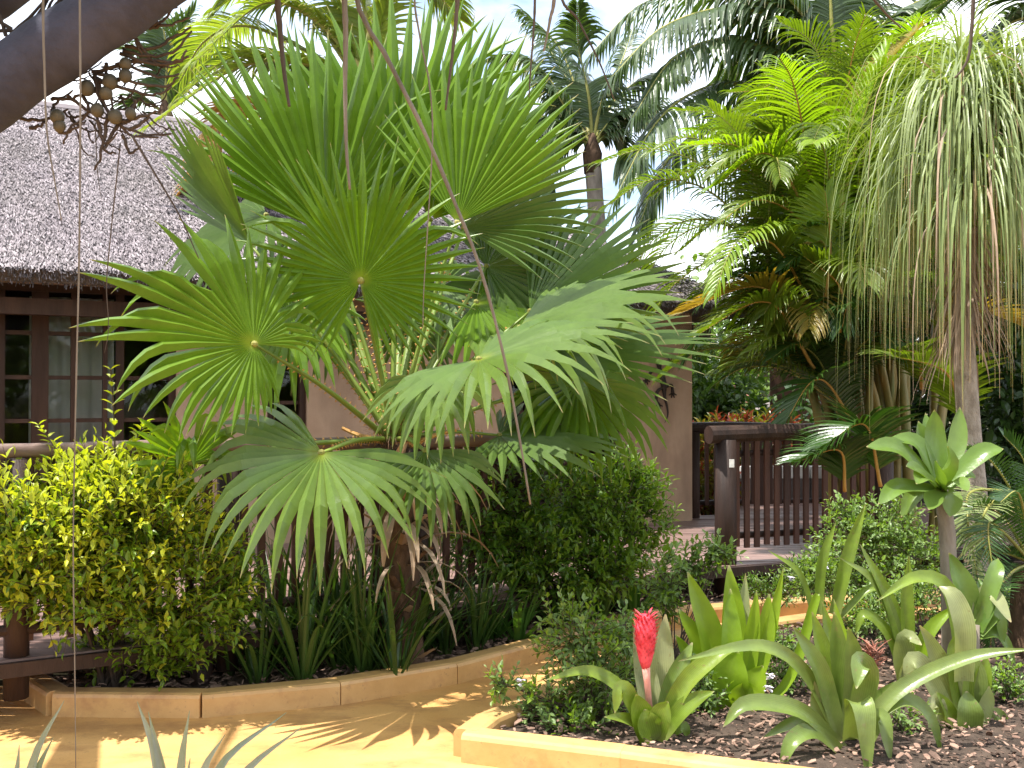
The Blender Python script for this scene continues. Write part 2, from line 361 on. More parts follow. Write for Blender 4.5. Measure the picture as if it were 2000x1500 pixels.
def kerb(name, label, pts, sizes, wd=.14, h=.115):
    root = thing(name, label, 'kerb', (pts[0][0], pts[0][1], 0))
    P = [V((x, y, 0)) for x, y in pts]
    for i in range(len(P) - 1):
        n = sizes[i] if i < len(sizes) else 1
        for j in range(n):
            a, c = P[i].lerp(P[i + 1], j / n), P[i].lerp(P[i + 1], (j + 1) / n)
            sweep_block([a, a.lerp(c, .33), a.lerp(c, .67), c], wd + rnd(-.003, .003), h, -.005).build('kerb_block', M['kerb'], root)
    return root
kerb('path_kerb', 'ochre kerb curving along the garden bed below the fan palm', KL, [1, 1, 1, 1, 1, 1, 1, 2, 2], .13)
kerb('island_kerb', 'ochre kerb around the mulched island with the red flower', KI, [2, 1, 1, 1, 1, 1, 2, 2], .13, .12)

# mulch chips
def chips(name, poly, z, n, s0, s1, mat, seed, ymax=99):
    rs = np.random.RandomState(seed); P = np.array(poly); b = MB(); cnt = 0
    while cnt < n:
        x, y = rs.uniform(P[:, 0].min(), P[:, 0].max()), rs.uniform(P[:, 1].min(), min(ymax, P[:, 1].max()))
        if not inpoly(np.array([x]), np.array([y]), poly)[0]: continue
        a = rs.uniform(0, 6.3); s = rs.uniform(s0, s1) * (.6 + rs.rand()); w2 = s * rs.uniform(.3, .7); tl, tw = rs.normal(0, .3), rs.normal(0, .3); g = rs.rand()
        ca, sa = math.cos(a), math.sin(a); zz = z + rs.uniform(.0, .03); q = []
        for (p, r_, e) in ((-1, -.7, 0), (0, -1, .2), (1, -.6, 0), (1.1, .5, 0), (0, 1, .25), (-.9, .8, 0)):
            px, py = p * s, r_ * w2
            q.append((x + px * ca - py * sa, y + px * sa + py * ca, zz + px * tl + py * tw + e * s * .4))
        t = s * .22
        q2 = [(a_, b_, c_ + t) for a_, b_, c_ in q]
        b.add(q + q2, [(6, 7, 10, 11), (7, 8, 9, 10)] + [(i, (i + 1) % 6, 6 + (i + 1) % 6, 6 + i) for i in range(6)], [(.5, g, 0)] * 12)
        cnt += 1
    return b
tag(chips('mulch', ISL, .07, 15000, .004, .014, M['mulch'], 5).build('mulch', M['mulch']), 'brown bark mulch and leaf litter over the island soil', 'mulch', kind='stuff')
tag(chips('litter', BED, .065, 2500, .008, .022, M['mulch'], 6).build('leaf_litter', M['mulch']), 'dry leaf litter on the dark soil behind the kerb', 'leaf litter', kind='stuff')

# ================================================================== DECK
def xf(y):
    for (x0, y0), (x1, y1) in zip(DECK, DECK[1:]):
        if y0 <= y <= y1: return x0 + (x1 - x0) * (y - y0) / (y1 - y0)
    return DECK[-1][0] if y > DECK[-1][1] else DECK[0][0]
FD = V((.886, .463, 0)).normalized(); FN = V((FD.y, -FD.x, 0))      # along the facade / out of it
W0 = V((-3.88, 7.73, 0))
def wx(y):
    return W0.x + (y - W0.y) * FD.x / FD.y
def deckleft(y): return max(-6.0, min(wx(y), wx(11.0))) if y > 6.6 else -6.0
deck = thing('wooden_deck', 'raised red brown plank deck running along the thatched house', 'deck', (-.6, 6.5, 0))
y = 4.0
DZ = .30
while y < 12.0:
    y1 = y + .115
    a0, a1 = deckleft(y), deckleft(y1); b0, b1 = xf(y), xf(y1)
    if y > 9.3: b0 = b1 = 5.5
    L = b0 - a0; cuts = [a0]
    if L > 3: cuts.append(a0 + L * rnd(.35, .65))
    for k, c0 in enumerate(cuts):
        last = k == len(cuts) - 1
        e0 = b0 if last else cuts[k + 1] - .003; e1 = b1 if last else cuts[k + 1] - .003
        s1 = a1 if k == 0 else c0
        zz = DZ + rnd(-.002, .002); mb = MB()
        mb.hexa([V((c0, y, zz - .03)), V((e0, y, zz - .03)), V((e1, y1, zz - .03)), V((s1, y1, zz - .03)), V((c0, y, zz)), V((e0, y, zz)), V((e1, y1, zz)), V((s1, y1, zz))])
        mb.build('plank', M['plank'], deck)
    y = y1 + .007
for (x0, y0), (x1, y1) in zip(DECK[:-1], DECK[1:-1]):
    d = V((x1 - x0, y1 - y0, 0)).normalized(); s = V((d.y, -d.x, 0)); p0, p1 = V((x0, y0, 0)) + s * .004, V((x1, y1, 0)) + s * .004
    mb = MB(); z0, z1 = .225, .292
    mb.hexa([p0 + V((0, 0, z0)), p0 + s * .035 + V((0, 0, z0)), p1 + s * .035 + V((0, 0, z0)), p1 + V((0, 0, z0)), p0 + V((0, 0, z1)), p0 + s * .035 + V((0, 0, z1)), p1 + s * .035 + V((0, 0, z1)), p1 + V((0, 0, z1))])
    mb.build('fascia_board', M['logpost'], deck)
for yy in (4.6, 5.4, 6.2, 7.1):
    mb = MB(); x = xf(yy) - .15; mb.tube([(x, yy, -.02), (x, yy, .265)], .06); mb.build('deck_stump', M['logpost'], deck)

# ================================================================== HOUSE
house = thing('thatched_house', 'tan plastered bungalow with grey thatched roof and dark timber windows', 'house', (W0.x, W0.y, 0))
def facS(u):
    """distance along the facade where the sight line of photo column u meets it"""
    r = (u - 1000) / 2000
    # W0.x + s*FD.x = r*(W0.y+s*FD.y)
    return (r * W0.y - W0.x) / (FD.x - r * FD.y)
def FP(s, o, z): return W0 + FD * s + FN * o + V((0, 0, z))
def fz(u, v):
    p = FP(facS(u), 0, 0); return at(u, v, p.y).z
def fbox(mb, s0, s1, z0, z1, o0, o1):
    mb.hexa([FP(s0, o1, z0), FP(s1, o1, z0), FP(s1, o0, z0), FP(s0, o0, z0), FP(s0, o1, z1), FP(s1, o1, z1), FP(s1, o0, z1), FP(s0, o0, z1)])
WT = 2.62
sA0, sA1 = facS(-420), facS(345)
sB0, sB1 = facS(522), facS(600)
sC0, sC1 = facS(985), facS(1236)
sE = facS(1335)
mb = MB()
fbox(mb, sA0 - 3, sA0, .2, WT, -.22, 0)
fbox(mb, sA1, sB0, .2, WT, -.22, 0); fbox(mb, sB1, sC0, .2, WT, -.22, 0)
for a, c, zt in ((sA0, sA1, 2.42), (sB0, sB1, 2.1), (sC0, sC1, 2.1)): fbox(mb, a, c, zt, WT, -.22, 0)
fbox(mb, sB0, sB1, .2, .95, -.22, 0)
fbox(mb, sE - .34, sE - .13, .2, WT, -7, -.225)                     # gable side wall
mb.build('wall', M['plaster'], house)
mb = MB(); fbox(mb, sC1 - .10, sE - .12, .2, WT, -.22, .30); mb.build('pillar', M['plaster'], house)
# rooms behind
mb = MB(); fbox(mb, sA0, sE - .3, .2, WT, -3.2, -3.0); fbox(mb, sA0, sE - .3, .2, .28, -3.0, -.23)
fbox(mb, sA0 - .2, sA0, .2, WT, -3, -.23); fbox(mb, sA0, sE - .3, WT - .05, WT, -3, -.23)
mb.build('room', M['interior'], house)

def window(s0, s1, z0, z1, vbars, hbars, mat, fw=.055, curtain=None, lab=None):
    fr = MB()
    fbox(fr, s0, s1, z1 - fw, z1, -.14, -.04); fbox(fr, s0, s1, z0, z0 + fw, -.14, -.04)
    fbox(fr, s0, s0 + fw, z0 + fw, z1 - fw, -.14, -.04); fbox(fr, s1 - fw, s1, z0 + fw, z1 - fw, -.14, -.04)
    w_ = fr.build('window', mat, house, label=lab)
    S = sorted([(s0 + fw, 0)] + vbars + [(s1 - fw, 0)]); Z = sorted([z0 + fw] + hbars + [z1 - fw])
    for s, wd in vbars:
        q = MB(); fbox(q, s - wd / 2, s + wd / 2, z0 + fw, z1 - fw, -.125, -.055); q.build('mullion', mat, w_)
    for i in range(len(S) - 1):
        a, c = S[i][0] + S[i][1] / 2, S[i + 1][0] - S[i + 1][1] / 2
        for z in hbars:
            q = MB(); fbox(q, a, c, z - .016, z + .016, -.115, -.065); q.build('glazing_bar', mat, w_)
        for j in range(len(Z) - 1):
            q = MB(); e = .0 if j == 0 else .016
            q.add([tuple(FP(a, -.09 + rnd(-.002, .002), Z[j])), tuple(FP(c, -.09 + rnd(-.002, .002), Z[j])), tuple(FP(c, -.09, Z[j + 1])), tuple(FP(a, -.09, Z[j + 1]))], [(0, 1, 2, 3)])
            q.build('pane', M['glass'], w_)
    return w_
def curtain(s0, s1, z0, z1, off):
    q = MB(); n = int((s1 - s0) / .025); vs_ = []
    for i in range(n + 1):
        s = s0 + (s1 - s0) * i / n; o = off + .028 * math.sin(s * 42) + .014 * math.sin(s * 97)
        vs_ += [tuple(FP(s, o, z0)), tuple(FP(s, o, z1))]
    q.add(vs_, [(2 * i, 2 * i + 2, 2 * i + 3, 2 * i + 1) for i in range(n)])
    q.build('curtain', M['curtain'], house, smooth=True)
hz = [fz(100, 822), fz(100, 737), fz(100, 650)]
vb = [(facS(-200), .06), (facS(-70), .05), (facS(4), .04), (facS(79), .12), (facS(145), .04), (facS(207), .035), (facS(236), .06)]
window(sA0, sA1, .33, 2.42, vb, hz, M['timber'], lab='wide timber garden door window of many panes at the left')
curtain(facS(60), facS(232), .35, 2.35, -.33)
curtain(sA0 + .1, facS(-90), .35, 2.35, -.33)
window(sB0, sB1, .95, 2.1, [], [1.5], M['timber'])
sC = [sC0 + (sC1 - sC0) * t for t in (.2, .4, .62, .82)]
window(sC0, sC1, .33, 2.1, [(s, .05) for s in sC], [.9, 1.4], M['timber'], lab='dark timber window beside the plastered pillar')
curtain(sC[3] + .1, sC1 - .12, .35, 2.05, -.3)
# roof
OV, EZ, RZ, RB = .62, 2.455, 4.55, 3.0
sR0, sR1 = sA0 - 3.5, sE + .42
def roofpt(s, t):   # t 0 eave .. 1 ridge on the front slope
    return FP(s, OV - (RB + OV) * t, EZ + (RZ - EZ) * t)
rid1 = sR1 - 2.9
B_ = -(2 * RB + OV) + 0.0
def slab(mb, q, th):
    n = (q[1] - q[0]).cross(q[2] - q[0]).normalized()
    lo = [p - n * th for p in q]; k = len(q); b = [tuple(p) for p in q + lo]
    mb.add(b, [tuple(range(k)), tuple(range(2 * k - 1, k - 1, -1))] + [(i, k + i, k + (i + 1) % k, (i + 1) % k) for i in range(k)])
E0, E1, Rg0, Rg1 = FP(sR0, OV, EZ), FP(sR1, OV, EZ), FP(sR0, -RB, RZ), FP(rid1, -RB, RZ)
E2, E3 = FP(sR1, -2 * RB - OV, EZ), FP(sR0, -2 * RB - OV, EZ)
mb = MB(); slab(mb, [E0, E1, Rg1, Rg0], .10); slab(mb, [E1, E2, Rg1], .13); slab(mb, [E2, E3, Rg0, Rg1], .13)
roof = mb.build('roof', M['thatchbase'], house)
def thatch(quad, n, seed, tri=False):
    """reed ends lying down the slope, as thousands of thin blades"""
    rs = np.random.RandomState(seed); q = [np.array(p) for p in quad]
    a, b_ = rs.rand(n), rs.rand(n) ** .9
    if tri:   # eave corners q0,q1 apex q2
        base = q[0] + np.outer(a, q[1] - q[0]); P = base + (q[2] - base) * b_[:, None]; dn = (base - q[2])
    else:
        lo = q[0] + np.outer(a, q[1] - q[0]); hi = q[3] + np.outer(a, q[2] - q[3]); P = lo + (hi - lo) * b_[:, None]; dn = lo - hi
    dn /= np.linalg.norm(dn, axis=1)[:, None]
    nrm = np.cross(q[1] - q[0], q[2] - q[0]); nrm /= np.linalg.norm(nrm)
    sd = np.cross(dn, nrm)
    dn = dn + sd * rs.normal(0, .17, n)[:, None] + nrm * rs.normal(.05, .06, n)[:, None]
    Lg = rs.uniform(.03, .085, n)[:, None]; wd = rs.uniform(.0028, .0058, n)[:, None]
    P = P + nrm * rs.uniform(.004, .035, n)[:, None]
    tw = sd + nrm * rs.normal(0, .5, n)[:, None]
    p0, p1, p2, p3 = P - tw * wd, P + tw * wd, P + dn * Lg + tw * wd * .7, P + dn * Lg - tw * wd * .7
    vs_ = np.stack([p0, p1, p2, p3], 1).reshape(-1, 3); f = np.arange(4 * n).reshape(n, 4)
    g = np.repeat(np.clip(rs.normal(.5, .3, n), 0, 1), 4)
    mb = MB(); mb.v = [tuple(x) for x in vs_]; mb.f = [tuple(x) for x in f]; mb.c = [(.5, x, 0) for x in g]
    return mb
sV0 = facS(-160)
t1 = thatch([FP(sV0, OV, EZ), FP(facS(520), OV, EZ), FP(facS(520), -RB, RZ), FP(sV0, -RB, RZ)], 130000, 1)
t1.build('thatch', M['thatch'], roof, kind='stuff')
t0 = thatch([FP(facS(-160) - 4.2, OV, EZ), FP(sV0, OV, EZ), FP(sV0, -RB, RZ), FP(facS(-160) - 4.2, -RB, RZ)], 90000, 4)
t0.build('thatch', M['thatch'], roof, kind='stuff')
t2 = thatch([FP(facS(520), OV, EZ), E1, Rg1, FP(facS(520), -RB, RZ)], 60000, 2)
t3 = thatch([E1, E2, Rg1], 16000, 3, True)
t2.add(t3.v, t3.f, t3.c); t2.build('thatch', M['thatch'], roof, kind='stuff')
# ragged fringe under the eave
rs = np.random.RandomState(9); mb = MB()
for i in range(9000):
    s = rs.uniform(sV0, sR1); k = rs.rand(); p = FP(s, OV - .1 * k + rs.normal(0, .02), EZ - .075 * k + rs.uniform(-.02, .05))
    d = (FN * rs.uniform(.2, .8) + FD * rs.normal(0, .15) + V((0, 0, -.75))).normalized() * rs.uniform(.02, .05); s_ = FD * .003
    mb.add([tuple(p - s_), tuple(p + s_), tuple(p + d + s_), tuple(p + d - s_)], [(0, 1, 2, 3)], [(.5, rs.rand() * .7, 0)] * 4)
mb.build('eave_fringe', M['thatch'], roof, kind='stuff')
mb = MB(); mb.tube([FP(sR0, -RB, RZ + .02), FP(rid1, -RB, RZ + .01)], .06, 8); mb.build('ridge_cap', M['thatch'], roof)
# rafters/eave beam
mb = MB(); fbox(mb, sR0 + .1, sR1 - .3, 2.16, 2.28, .18, .30); mb.build('eave_beam', M['timber'], house)

# gecko ornament on the pillar
DP = (FP(facS(1290), .315, 0)).y
def gp(u, v): 
    s = facS(u) ; 
    r = (u - 1000) / 2000; o = .318
    Wp = W0 + FN * o; s = (r * Wp.y - Wp.x) / (FD.x - r * FD.y); p = Wp + FD * s
    return V((p.x, p.y, at(u, v, p.y).z))
mb = MB(); gp0 = gp(1290, 760)
mb.tube(bez([gp(1284, 700), gp(1287, 712), gp(1289, 724), gp(1293, 738), gp(1297, 756), gp(1298, 775), gp(1303, 795), gp(1304, 812), gp(1298, 826)], 24),
        [.012, .03, .046, .052, .046, .036, .044, .058, .064, .068, .066, .062, .055, .045, .036, .03, .027, .024, .021, .018, .016, .013, .011, .008, .004], 10, sq=.5)
for ch in ([(1289, 728), (1276, 722), (1266, 736), (1262, 742)], [(1292, 730), (1304, 722), (1309, 708)], [(1296, 757), (1284, 764), (1282, 782), (1287, 790)], [(1298, 757), (1311, 752), (1314, 768)]):
    mb.tube(bez([gp(*c) for c in ch], 8), [.026, .025, .024, .022, .021, .02, .02, .022, .024], 8, sq=.6)
    e = gp(*ch[-1])
    for k in range(4):
        a = k * .8 - 1.2 + (1.57 if ch[-1][1] > 740 else -1.57)
        mb.tube([e, e + FD * math.cos(a) * .05 + V((0, 0, -math.sin(a) * .05))], [.009, .006], 5)
o = mb.build('gecko_ornament', M['gecko'], None, tuple(gp0), smooth=True)
tag(o, 'dark lizard wall ornament climbing the tan plastered pillar', 'wall ornament')

# ================================================================== RAILINGS
rail = thing('deck_railing', 'log handrail with brown slats along the deck edge behind the fan palm', 'railing', (-2.42, 4.95, DZ))
RP = [V((-4.0, 4.07, 1.29)), V((-2.42, 4.92, 1.29)), V((-.62, 5.99, 1.285)), V((.05, 6.53, 1.28))]
mb = MB(); mb.tube(bez(RP, 24), [.04 + .004 * math.sin(i * 1.3) for i in range(25)], 10); mb.build('handrail', M['railwood'], rail, smooth=True)
mb = MB(); mb.tube([p - V((0, 0, .86)) for p in RP], .028, 8); mb.build('bottom_rail', M['logpost'], rail)
for p in (RP[0], at(28, 1200, 4.93), RP[1].lerp(RP[2], .5), RP[2].lerp(RP[3], .1), RP[3]):
    mb = MB(); mb.tube([(p.x, p.y + .02, .1), (p.x + .006, p.y + .02, 1.25)], .058, 10); mb.build('post', M['logpost'], rail, smooth=True)
for seg in range(3):
    a, c = RP[seg], RP[seg + 1]; n = int((c - a).length / .095)
    d = (c - a).normalized(); nn = V((d.y, -d.x, 0))
    for i in range(1, n):
        p = a.lerp(c, i / n); mb = MB(); z0, z1 = .38 + rnd(-.02, .02), 1.26
        h = [p + d * x + nn * y_ for x, y_ in ((-.02, .012), (.02, .012), (.02, -.012), (-.02, -.012))]
        mb.hexa([V((q.x, q.y, z0)) for q in h] + [V((q.x, q.y, z1)) for q in h]); mb.build('slat', M['slat'], rail)

def logfence(name, label, p0, p1, zt, posts, slat_gap, z0, z1, sw, rb=.065, prad=.085, hr=()):
    f = thing(name, label, 'fence', (p0[0], p0[1], DZ)); p0, p1 = V((*p0, 0)), V((*p1, 0)); d = (p1 - p0).normalized(); nn = V((d.y, -d.x, 0)); L = (p1 - p0).length
    mb = MB(); mb.tube([p0 - d * .14 + V((0, 0, zt)), p0.lerp(p1, .3) + V((0, 0, zt + .012)), p0.lerp(p1, .7) + V((0, 0, zt - .008)), p1 + V((0, 0, zt))], [rb * 1.05, rb, rb * .95, rb], 12); mb.build('top_beam', M['logpost'], f)
    for t in posts:
        p = p0 + d * L * t; mb = MB(); mb.tube([(p.x, p.y, .02), (p.x + .008, p.y, zt - rb * .55)], [prad, prad * .93], 12); mb.build('post', M['logpost'], f, smooth=True)
    for hz_ in hr:
        mb = MB(); mb.tube([p0 + nn * -.03 + V((0, 0, hz_)), p1 + nn * -.03 + V((0, 0, hz_))], .025, 8); mb.build('cross_rail', M['logpost'], f)
    k = slat_gap
    while k < L:
        if min(abs(k - L * t) for t in posts) > prad:
            p = p0 + d * k; mb = MB(); h = [p + d * x + nn * y_ for x, y_ in ((-sw / 2, .03), (sw / 2, .03), (sw / 2, .008), (-sw / 2, .008))]
            q0, q1 = z0 + rnd(-.01, .01), z1
            mb.hexa([V((q.x, q.y, q0)) for q in h] + [V((q.x, q.y, q1)) for q in h]); mb.build('slat', M['slat'], f)
        k += slat_gap
    return f
nf = logfence('slat_fence', 'near brown log fence with vertical slats right of the deck', (1.60, 7.70), (3.0, 8.2), 1.265, (0, .97), .088, .42, 1.24, .042, hr=(.5, 1.12))
logfence('slat_fence', 'smaller log fence closing the far end of the deck beside the pillar', (1.72, 10.6), (3.6, 10.9), 1.22, (.08, .9), .10, .42, 1.2, .04, .06, .075, hr=(.45,))
mb = MB(); p = at(1429, 905, 7.62); mb.box(p.x - .018, p.y - .006, p.z - .03, p.x + .018, p.y, p.z + .03)
tag(mb.build('paper_tag', M['white'], None, tuple(p)), 'small white tag fixed beside the near fence post', 'tag')
lw_ = thing('low_wall', 'low pale garden wall seen through the near fence slats', 'wall', (2.4, 12.2, 0))
for i in range(9):
    mb = MB(); x = 2.3 + i * .42; mb.box(x, 12.2, .58, x + .40, 12.35, .72); mb.build('block', M['white'], lw_)
    mb = MB(); mb.box(x, 12.203, 0, x + .41, 12.35, .575); mb.build('block', M['slate'], lw_)

# ================================================================== PLANT BUILDERS
G = V((0, 0, -1))
def grow(p0, d0, L, n, droop, pw=1.0, side=None, jit=0.0):
    """points of a blade growing from p0 along d0 and sagging under its weight; sides stay square to it"""
    p, d = V(p0), V(d0).normalized(); st = L / n
    s = side if side is not None else d.cross(UP)
    if s.length < 1e-4: s = V((1, 0, 0))
    s = (s - d * s.dot(d)).normalized(); P, S = [p.copy()], [s.copy()]
    for i in range(n):
        d = (d + G * (droop * ((i + 1) / n) ** pw * 2 / n)).normalized()
        if jit: d = (d + V((rnd(-jit, jit), rnd(-jit, jit), rnd(-jit, jit)))).normalized()
        p = p + d * st; s = (s - d * s.dot(d)).normalized(); P.append(p.copy()); S.append(s.copy())
    return P, S
def strapw(wd, n, base=.55, mid=.45, tip=.0, pw=1.6):
    out = []
    for i in range(n + 1):
        t = i / n
        a = base + (1 - base) * min(1, t / mid) if t < mid else 1.0
        b = 1 - (1 - tip) * max(0, (t - mid) / (1 - mid)) ** pw
        out.append(max(.0015, wd * a * b))
    return out
def along(pts, n, face):
    """curve through place points, with sides so that the flat of the blade turns to `face`"""
    P = bez(pts, n); S = []
    for i in range(n + 1):
        d = tang(P, i); s = d.cross(face)
        if s.length < .15: s = d.cross(UP) + s
        s.normalize()
        if S and s.dot(S[-1]) < 0: s = -s
        if S: s = (s * .6 + S[-1] * .4).normalized()
        S.append(s)
    return P, S

def fan_leaf(root, H, tip, face, base, R_=None, spread=300, nseg=38, split=.55, droop=.5, kink=.2, mat='fan', seed=0, prad=.02, thorns=True, bend=None, cup=.05, kdrop=2.6, lab=None, es=.30, ep=2.2):
    random.seed(seed)
    A = (tip - H); Rr = R_ or A.length; A.normalize()
    Nn = V(face); Nn = (Nn - A * Nn.dot(A)).normalized(); S = A.cross(Nn)
    mb = MB(); sp_ = R(spread); dth = sp_ / nseg
    st = [.025, .12, .25, .4, split, split + (1 - split) * .25, split + (1 - split) * .5, split + (1 - split) * .75, split + (1 - split) * .9, 1.0]
    for i in range(nseg):
        th = -sp_ / 2 + dth * (i + .5); e = abs(th) / (sp_ / 2)
        d = A * math.cos(th) + S * math.sin(th) + Nn * (cup + rnd(-.02, .02)); d.normalize()
        Rs = Rr * (1 - es * e ** ep) * rnd(.95, 1.04)
        th += rnd(-.012, .012); kk = random.random() < kink; k0 = rnd(.5, .75); dr = droop * rnd(.6, 1.45); tj = rnd(-.05, .05)
        sd0 = (-A * math.sin(th) + S * math.cos(th))
        p = H + d * (st[0] * Rs); pts, sds = [p.copy()], [sd0]
        for j in range(1, len(st)):
            r0, r1 = st[j - 1], st[j]
            x = max(0, (r1 - .3) / .7)
            b = dr * x ** 1.3 * (r1 - r0) * 2.2
            if kk and r1 > k0: b += kdrop * (r1 - r0)
            d = (d + G * b + Nn * rnd(-.01, .01)).normalized()
            if r0 >= split: d = (d + sd0 * tj * .5).normalized()
            p = p + d * (r1 - r0) * Rs; pts.append(p.copy())
            sd = sd0 - d * sd0.dot(d); sds.append(sd.normalized())
        g = rnd(.2, .8); m = len(st); vs_, cs = [], []
        hw_s = st[4] * Rs * math.tan(dth / 2)
        for j in range(m):
            if j <= 4: hw = st[j] * Rs * math.tan(dth / 2) * 1.02
            else: hw = hw_s * max(.02, 1 - ((st[j] - split) / (1 - split)) ** 1.45)
            dj = tang(pts, j); nn_ = sds[j].cross(dj); nn_ = nn_ if nn_.dot(Nn) > 0 else -nn_
            lift = nn_.normalized() * hw * 1.1
            vs_ += [tuple(pts[j] - sds[j] * hw), tuple(pts[j] + lift), tuple(pts[j] + sds[j] * hw)]; cs += [(st[j], g, 0)] * 3
        fs = []
        for j in range(m - 1):
            b = j * 3; fs += [(b, b + 1, b + 4, b + 3), (b + 1, b + 2, b + 5, b + 4)]
        mb.add(vs_, fs, cs)
    lf = mb.build('leaf', M[mat], root, label=lab)
    # petiole
    mid = base.lerp(H, .5) + (bend if bend is not None else V((0, 0, .03)))
    P = bez([base, mid, H], 14); pm = MB()
    pm.tube(P, [prad * (1.35 - .75 * i / 14) for i in range(15)], 8, sq=.6); pt = pm.build('petiole', M['petiole'], lf, smooth=True)
    hb = MB(); hb.ball(H, prad * .9, 7, 5); hb.build('leaf_heart', M['rachis'], lf)
    if thorns:
        tm = MB()
        for k in range(44):
            t = (k // 2 + .5) / 22 * .85; q = t * 14; i = int(q); c = P[i].lerp(P[min(14, i + 1)], q - i); d = tang(P, i)
            s = d.cross(TOCAM).normalized() * (1 if k % 2 else -1); r = prad * (1.3 - .75 * t)
            a = c + s * r * .8; tm.add([tuple(a - d * .007), tuple(a + d * .007), tuple(a + s * .014 + d * rnd(-.004, .012)), tuple(a + TOCAM * .006)], [(0, 1, 2), (1, 3, 2), (3, 0, 2)])
        tm.build('thorns', M['thorn'], lf, kind='stuff')
    return lf

def frond(parent, pts, ln, wd, mat, rmat='rachis', n=46, droop=.9, ang=55, face=None, seed=0, rr=.016, start=.12, vee=.25, as_name='frond', tipang=25, fold=.12, nst=5, lab=None):
    """feather leaf: curved rachis with two rows of sagging leaflets"""
    random.seed(seed); P = bez(pts, 22); mb = MB()
    for k in range(n):
        t = start + (1 - start) * (k + .5) / n; q = t * 22; i = min(int(q), 21); c = P[i].lerp(P[i + 1], q - i); d = tang(P, i)
        s = d.cross(face if face is not None else UP)
        if s.length < .2: s = d.cross(V((0, -1, .3)))
        s.normalize(); up = s.cross(d); up = up if up.z > 0 or face is not None else -up
        a = R(ang + (tipang - ang) * max(0, (t - .55) / .45) ** 1.2)
        Lk = ln * (.45 + .55 * min(1, (t - start) / .22)) * (1 - .62 * max(0, (t - .55) / .45) ** 1.4)
        for sg in (-1, 1):
            dd = d * math.cos(a) + s * (sg * math.sin(a)) + up * (vee + rnd(-.06, .06)) + V((rnd(-.05, .05), rnd(-.05, .05), rnd(-.05, .05)))
            Pp, Ss = grow(c + s * sg * rr * .5, dd, Lk * rnd(.88, 1.08), nst, droop * rnd(.75, 1.25), 1.0, side=d)
            mb.ribbon(Pp, Ss, strapw(wd * rnd(.85, 1.1), nst, .7, .35, .05, 1.5), fold, t0=.15, t1=1)
    f = mb.build(as_name, M[mat], parent, label=lab)
    rm = MB(); rm.tube(P, [rr * (1.25 - 1.05 * i / 22) for i in range(23)], 6); rm.build('rachis', M[rmat], f, smooth=True)
    return f

LEAFV = [(0, 0, 0), (-.5, .38, .10), (0, .42, 0), (.5, .38, .10), (-.36, .72, .07), (0, .74, -.02), (.36, .72, .07), (0, 1, -.10)]
LEAFF = [(0, 2, 1), (0, 3, 2), (1, 2, 5, 4), (2, 3, 6, 5), (4, 5, 7), (5, 6, 7)]
def leaf_mesh(name, mat, asp):
    me = bpy.data.meshes.new(name); me.from_pydata([(x * asp, y, z) for x, y, z in LEAFV], [], LEAFF)
    a = me.attributes.new('lf', 'FLOAT_COLOR', 'POINT'); a.data.foreach_set('color', np.array([(y, 0, 0, 1) for x, y, z in LEAFV], dtype=np.float32).ravel())
    me.materials.append(mat); return me
def leafmat_at(p, d, up, s):
    d = d.normalized(); x = d.cross(up)
    if x.length < 1e-3: x = d.cross(V((1, 0, 0)))
    x.normalize(); z = x.cross(d)
    return Matrix(((x.x * s, d.x * s, z.x * s, p.x), (x.y * s, d.y * s, z.y * s, p.y), (x.z * s, d.z * s, z.z * s, p.z), (0, 0, 0, 1)))
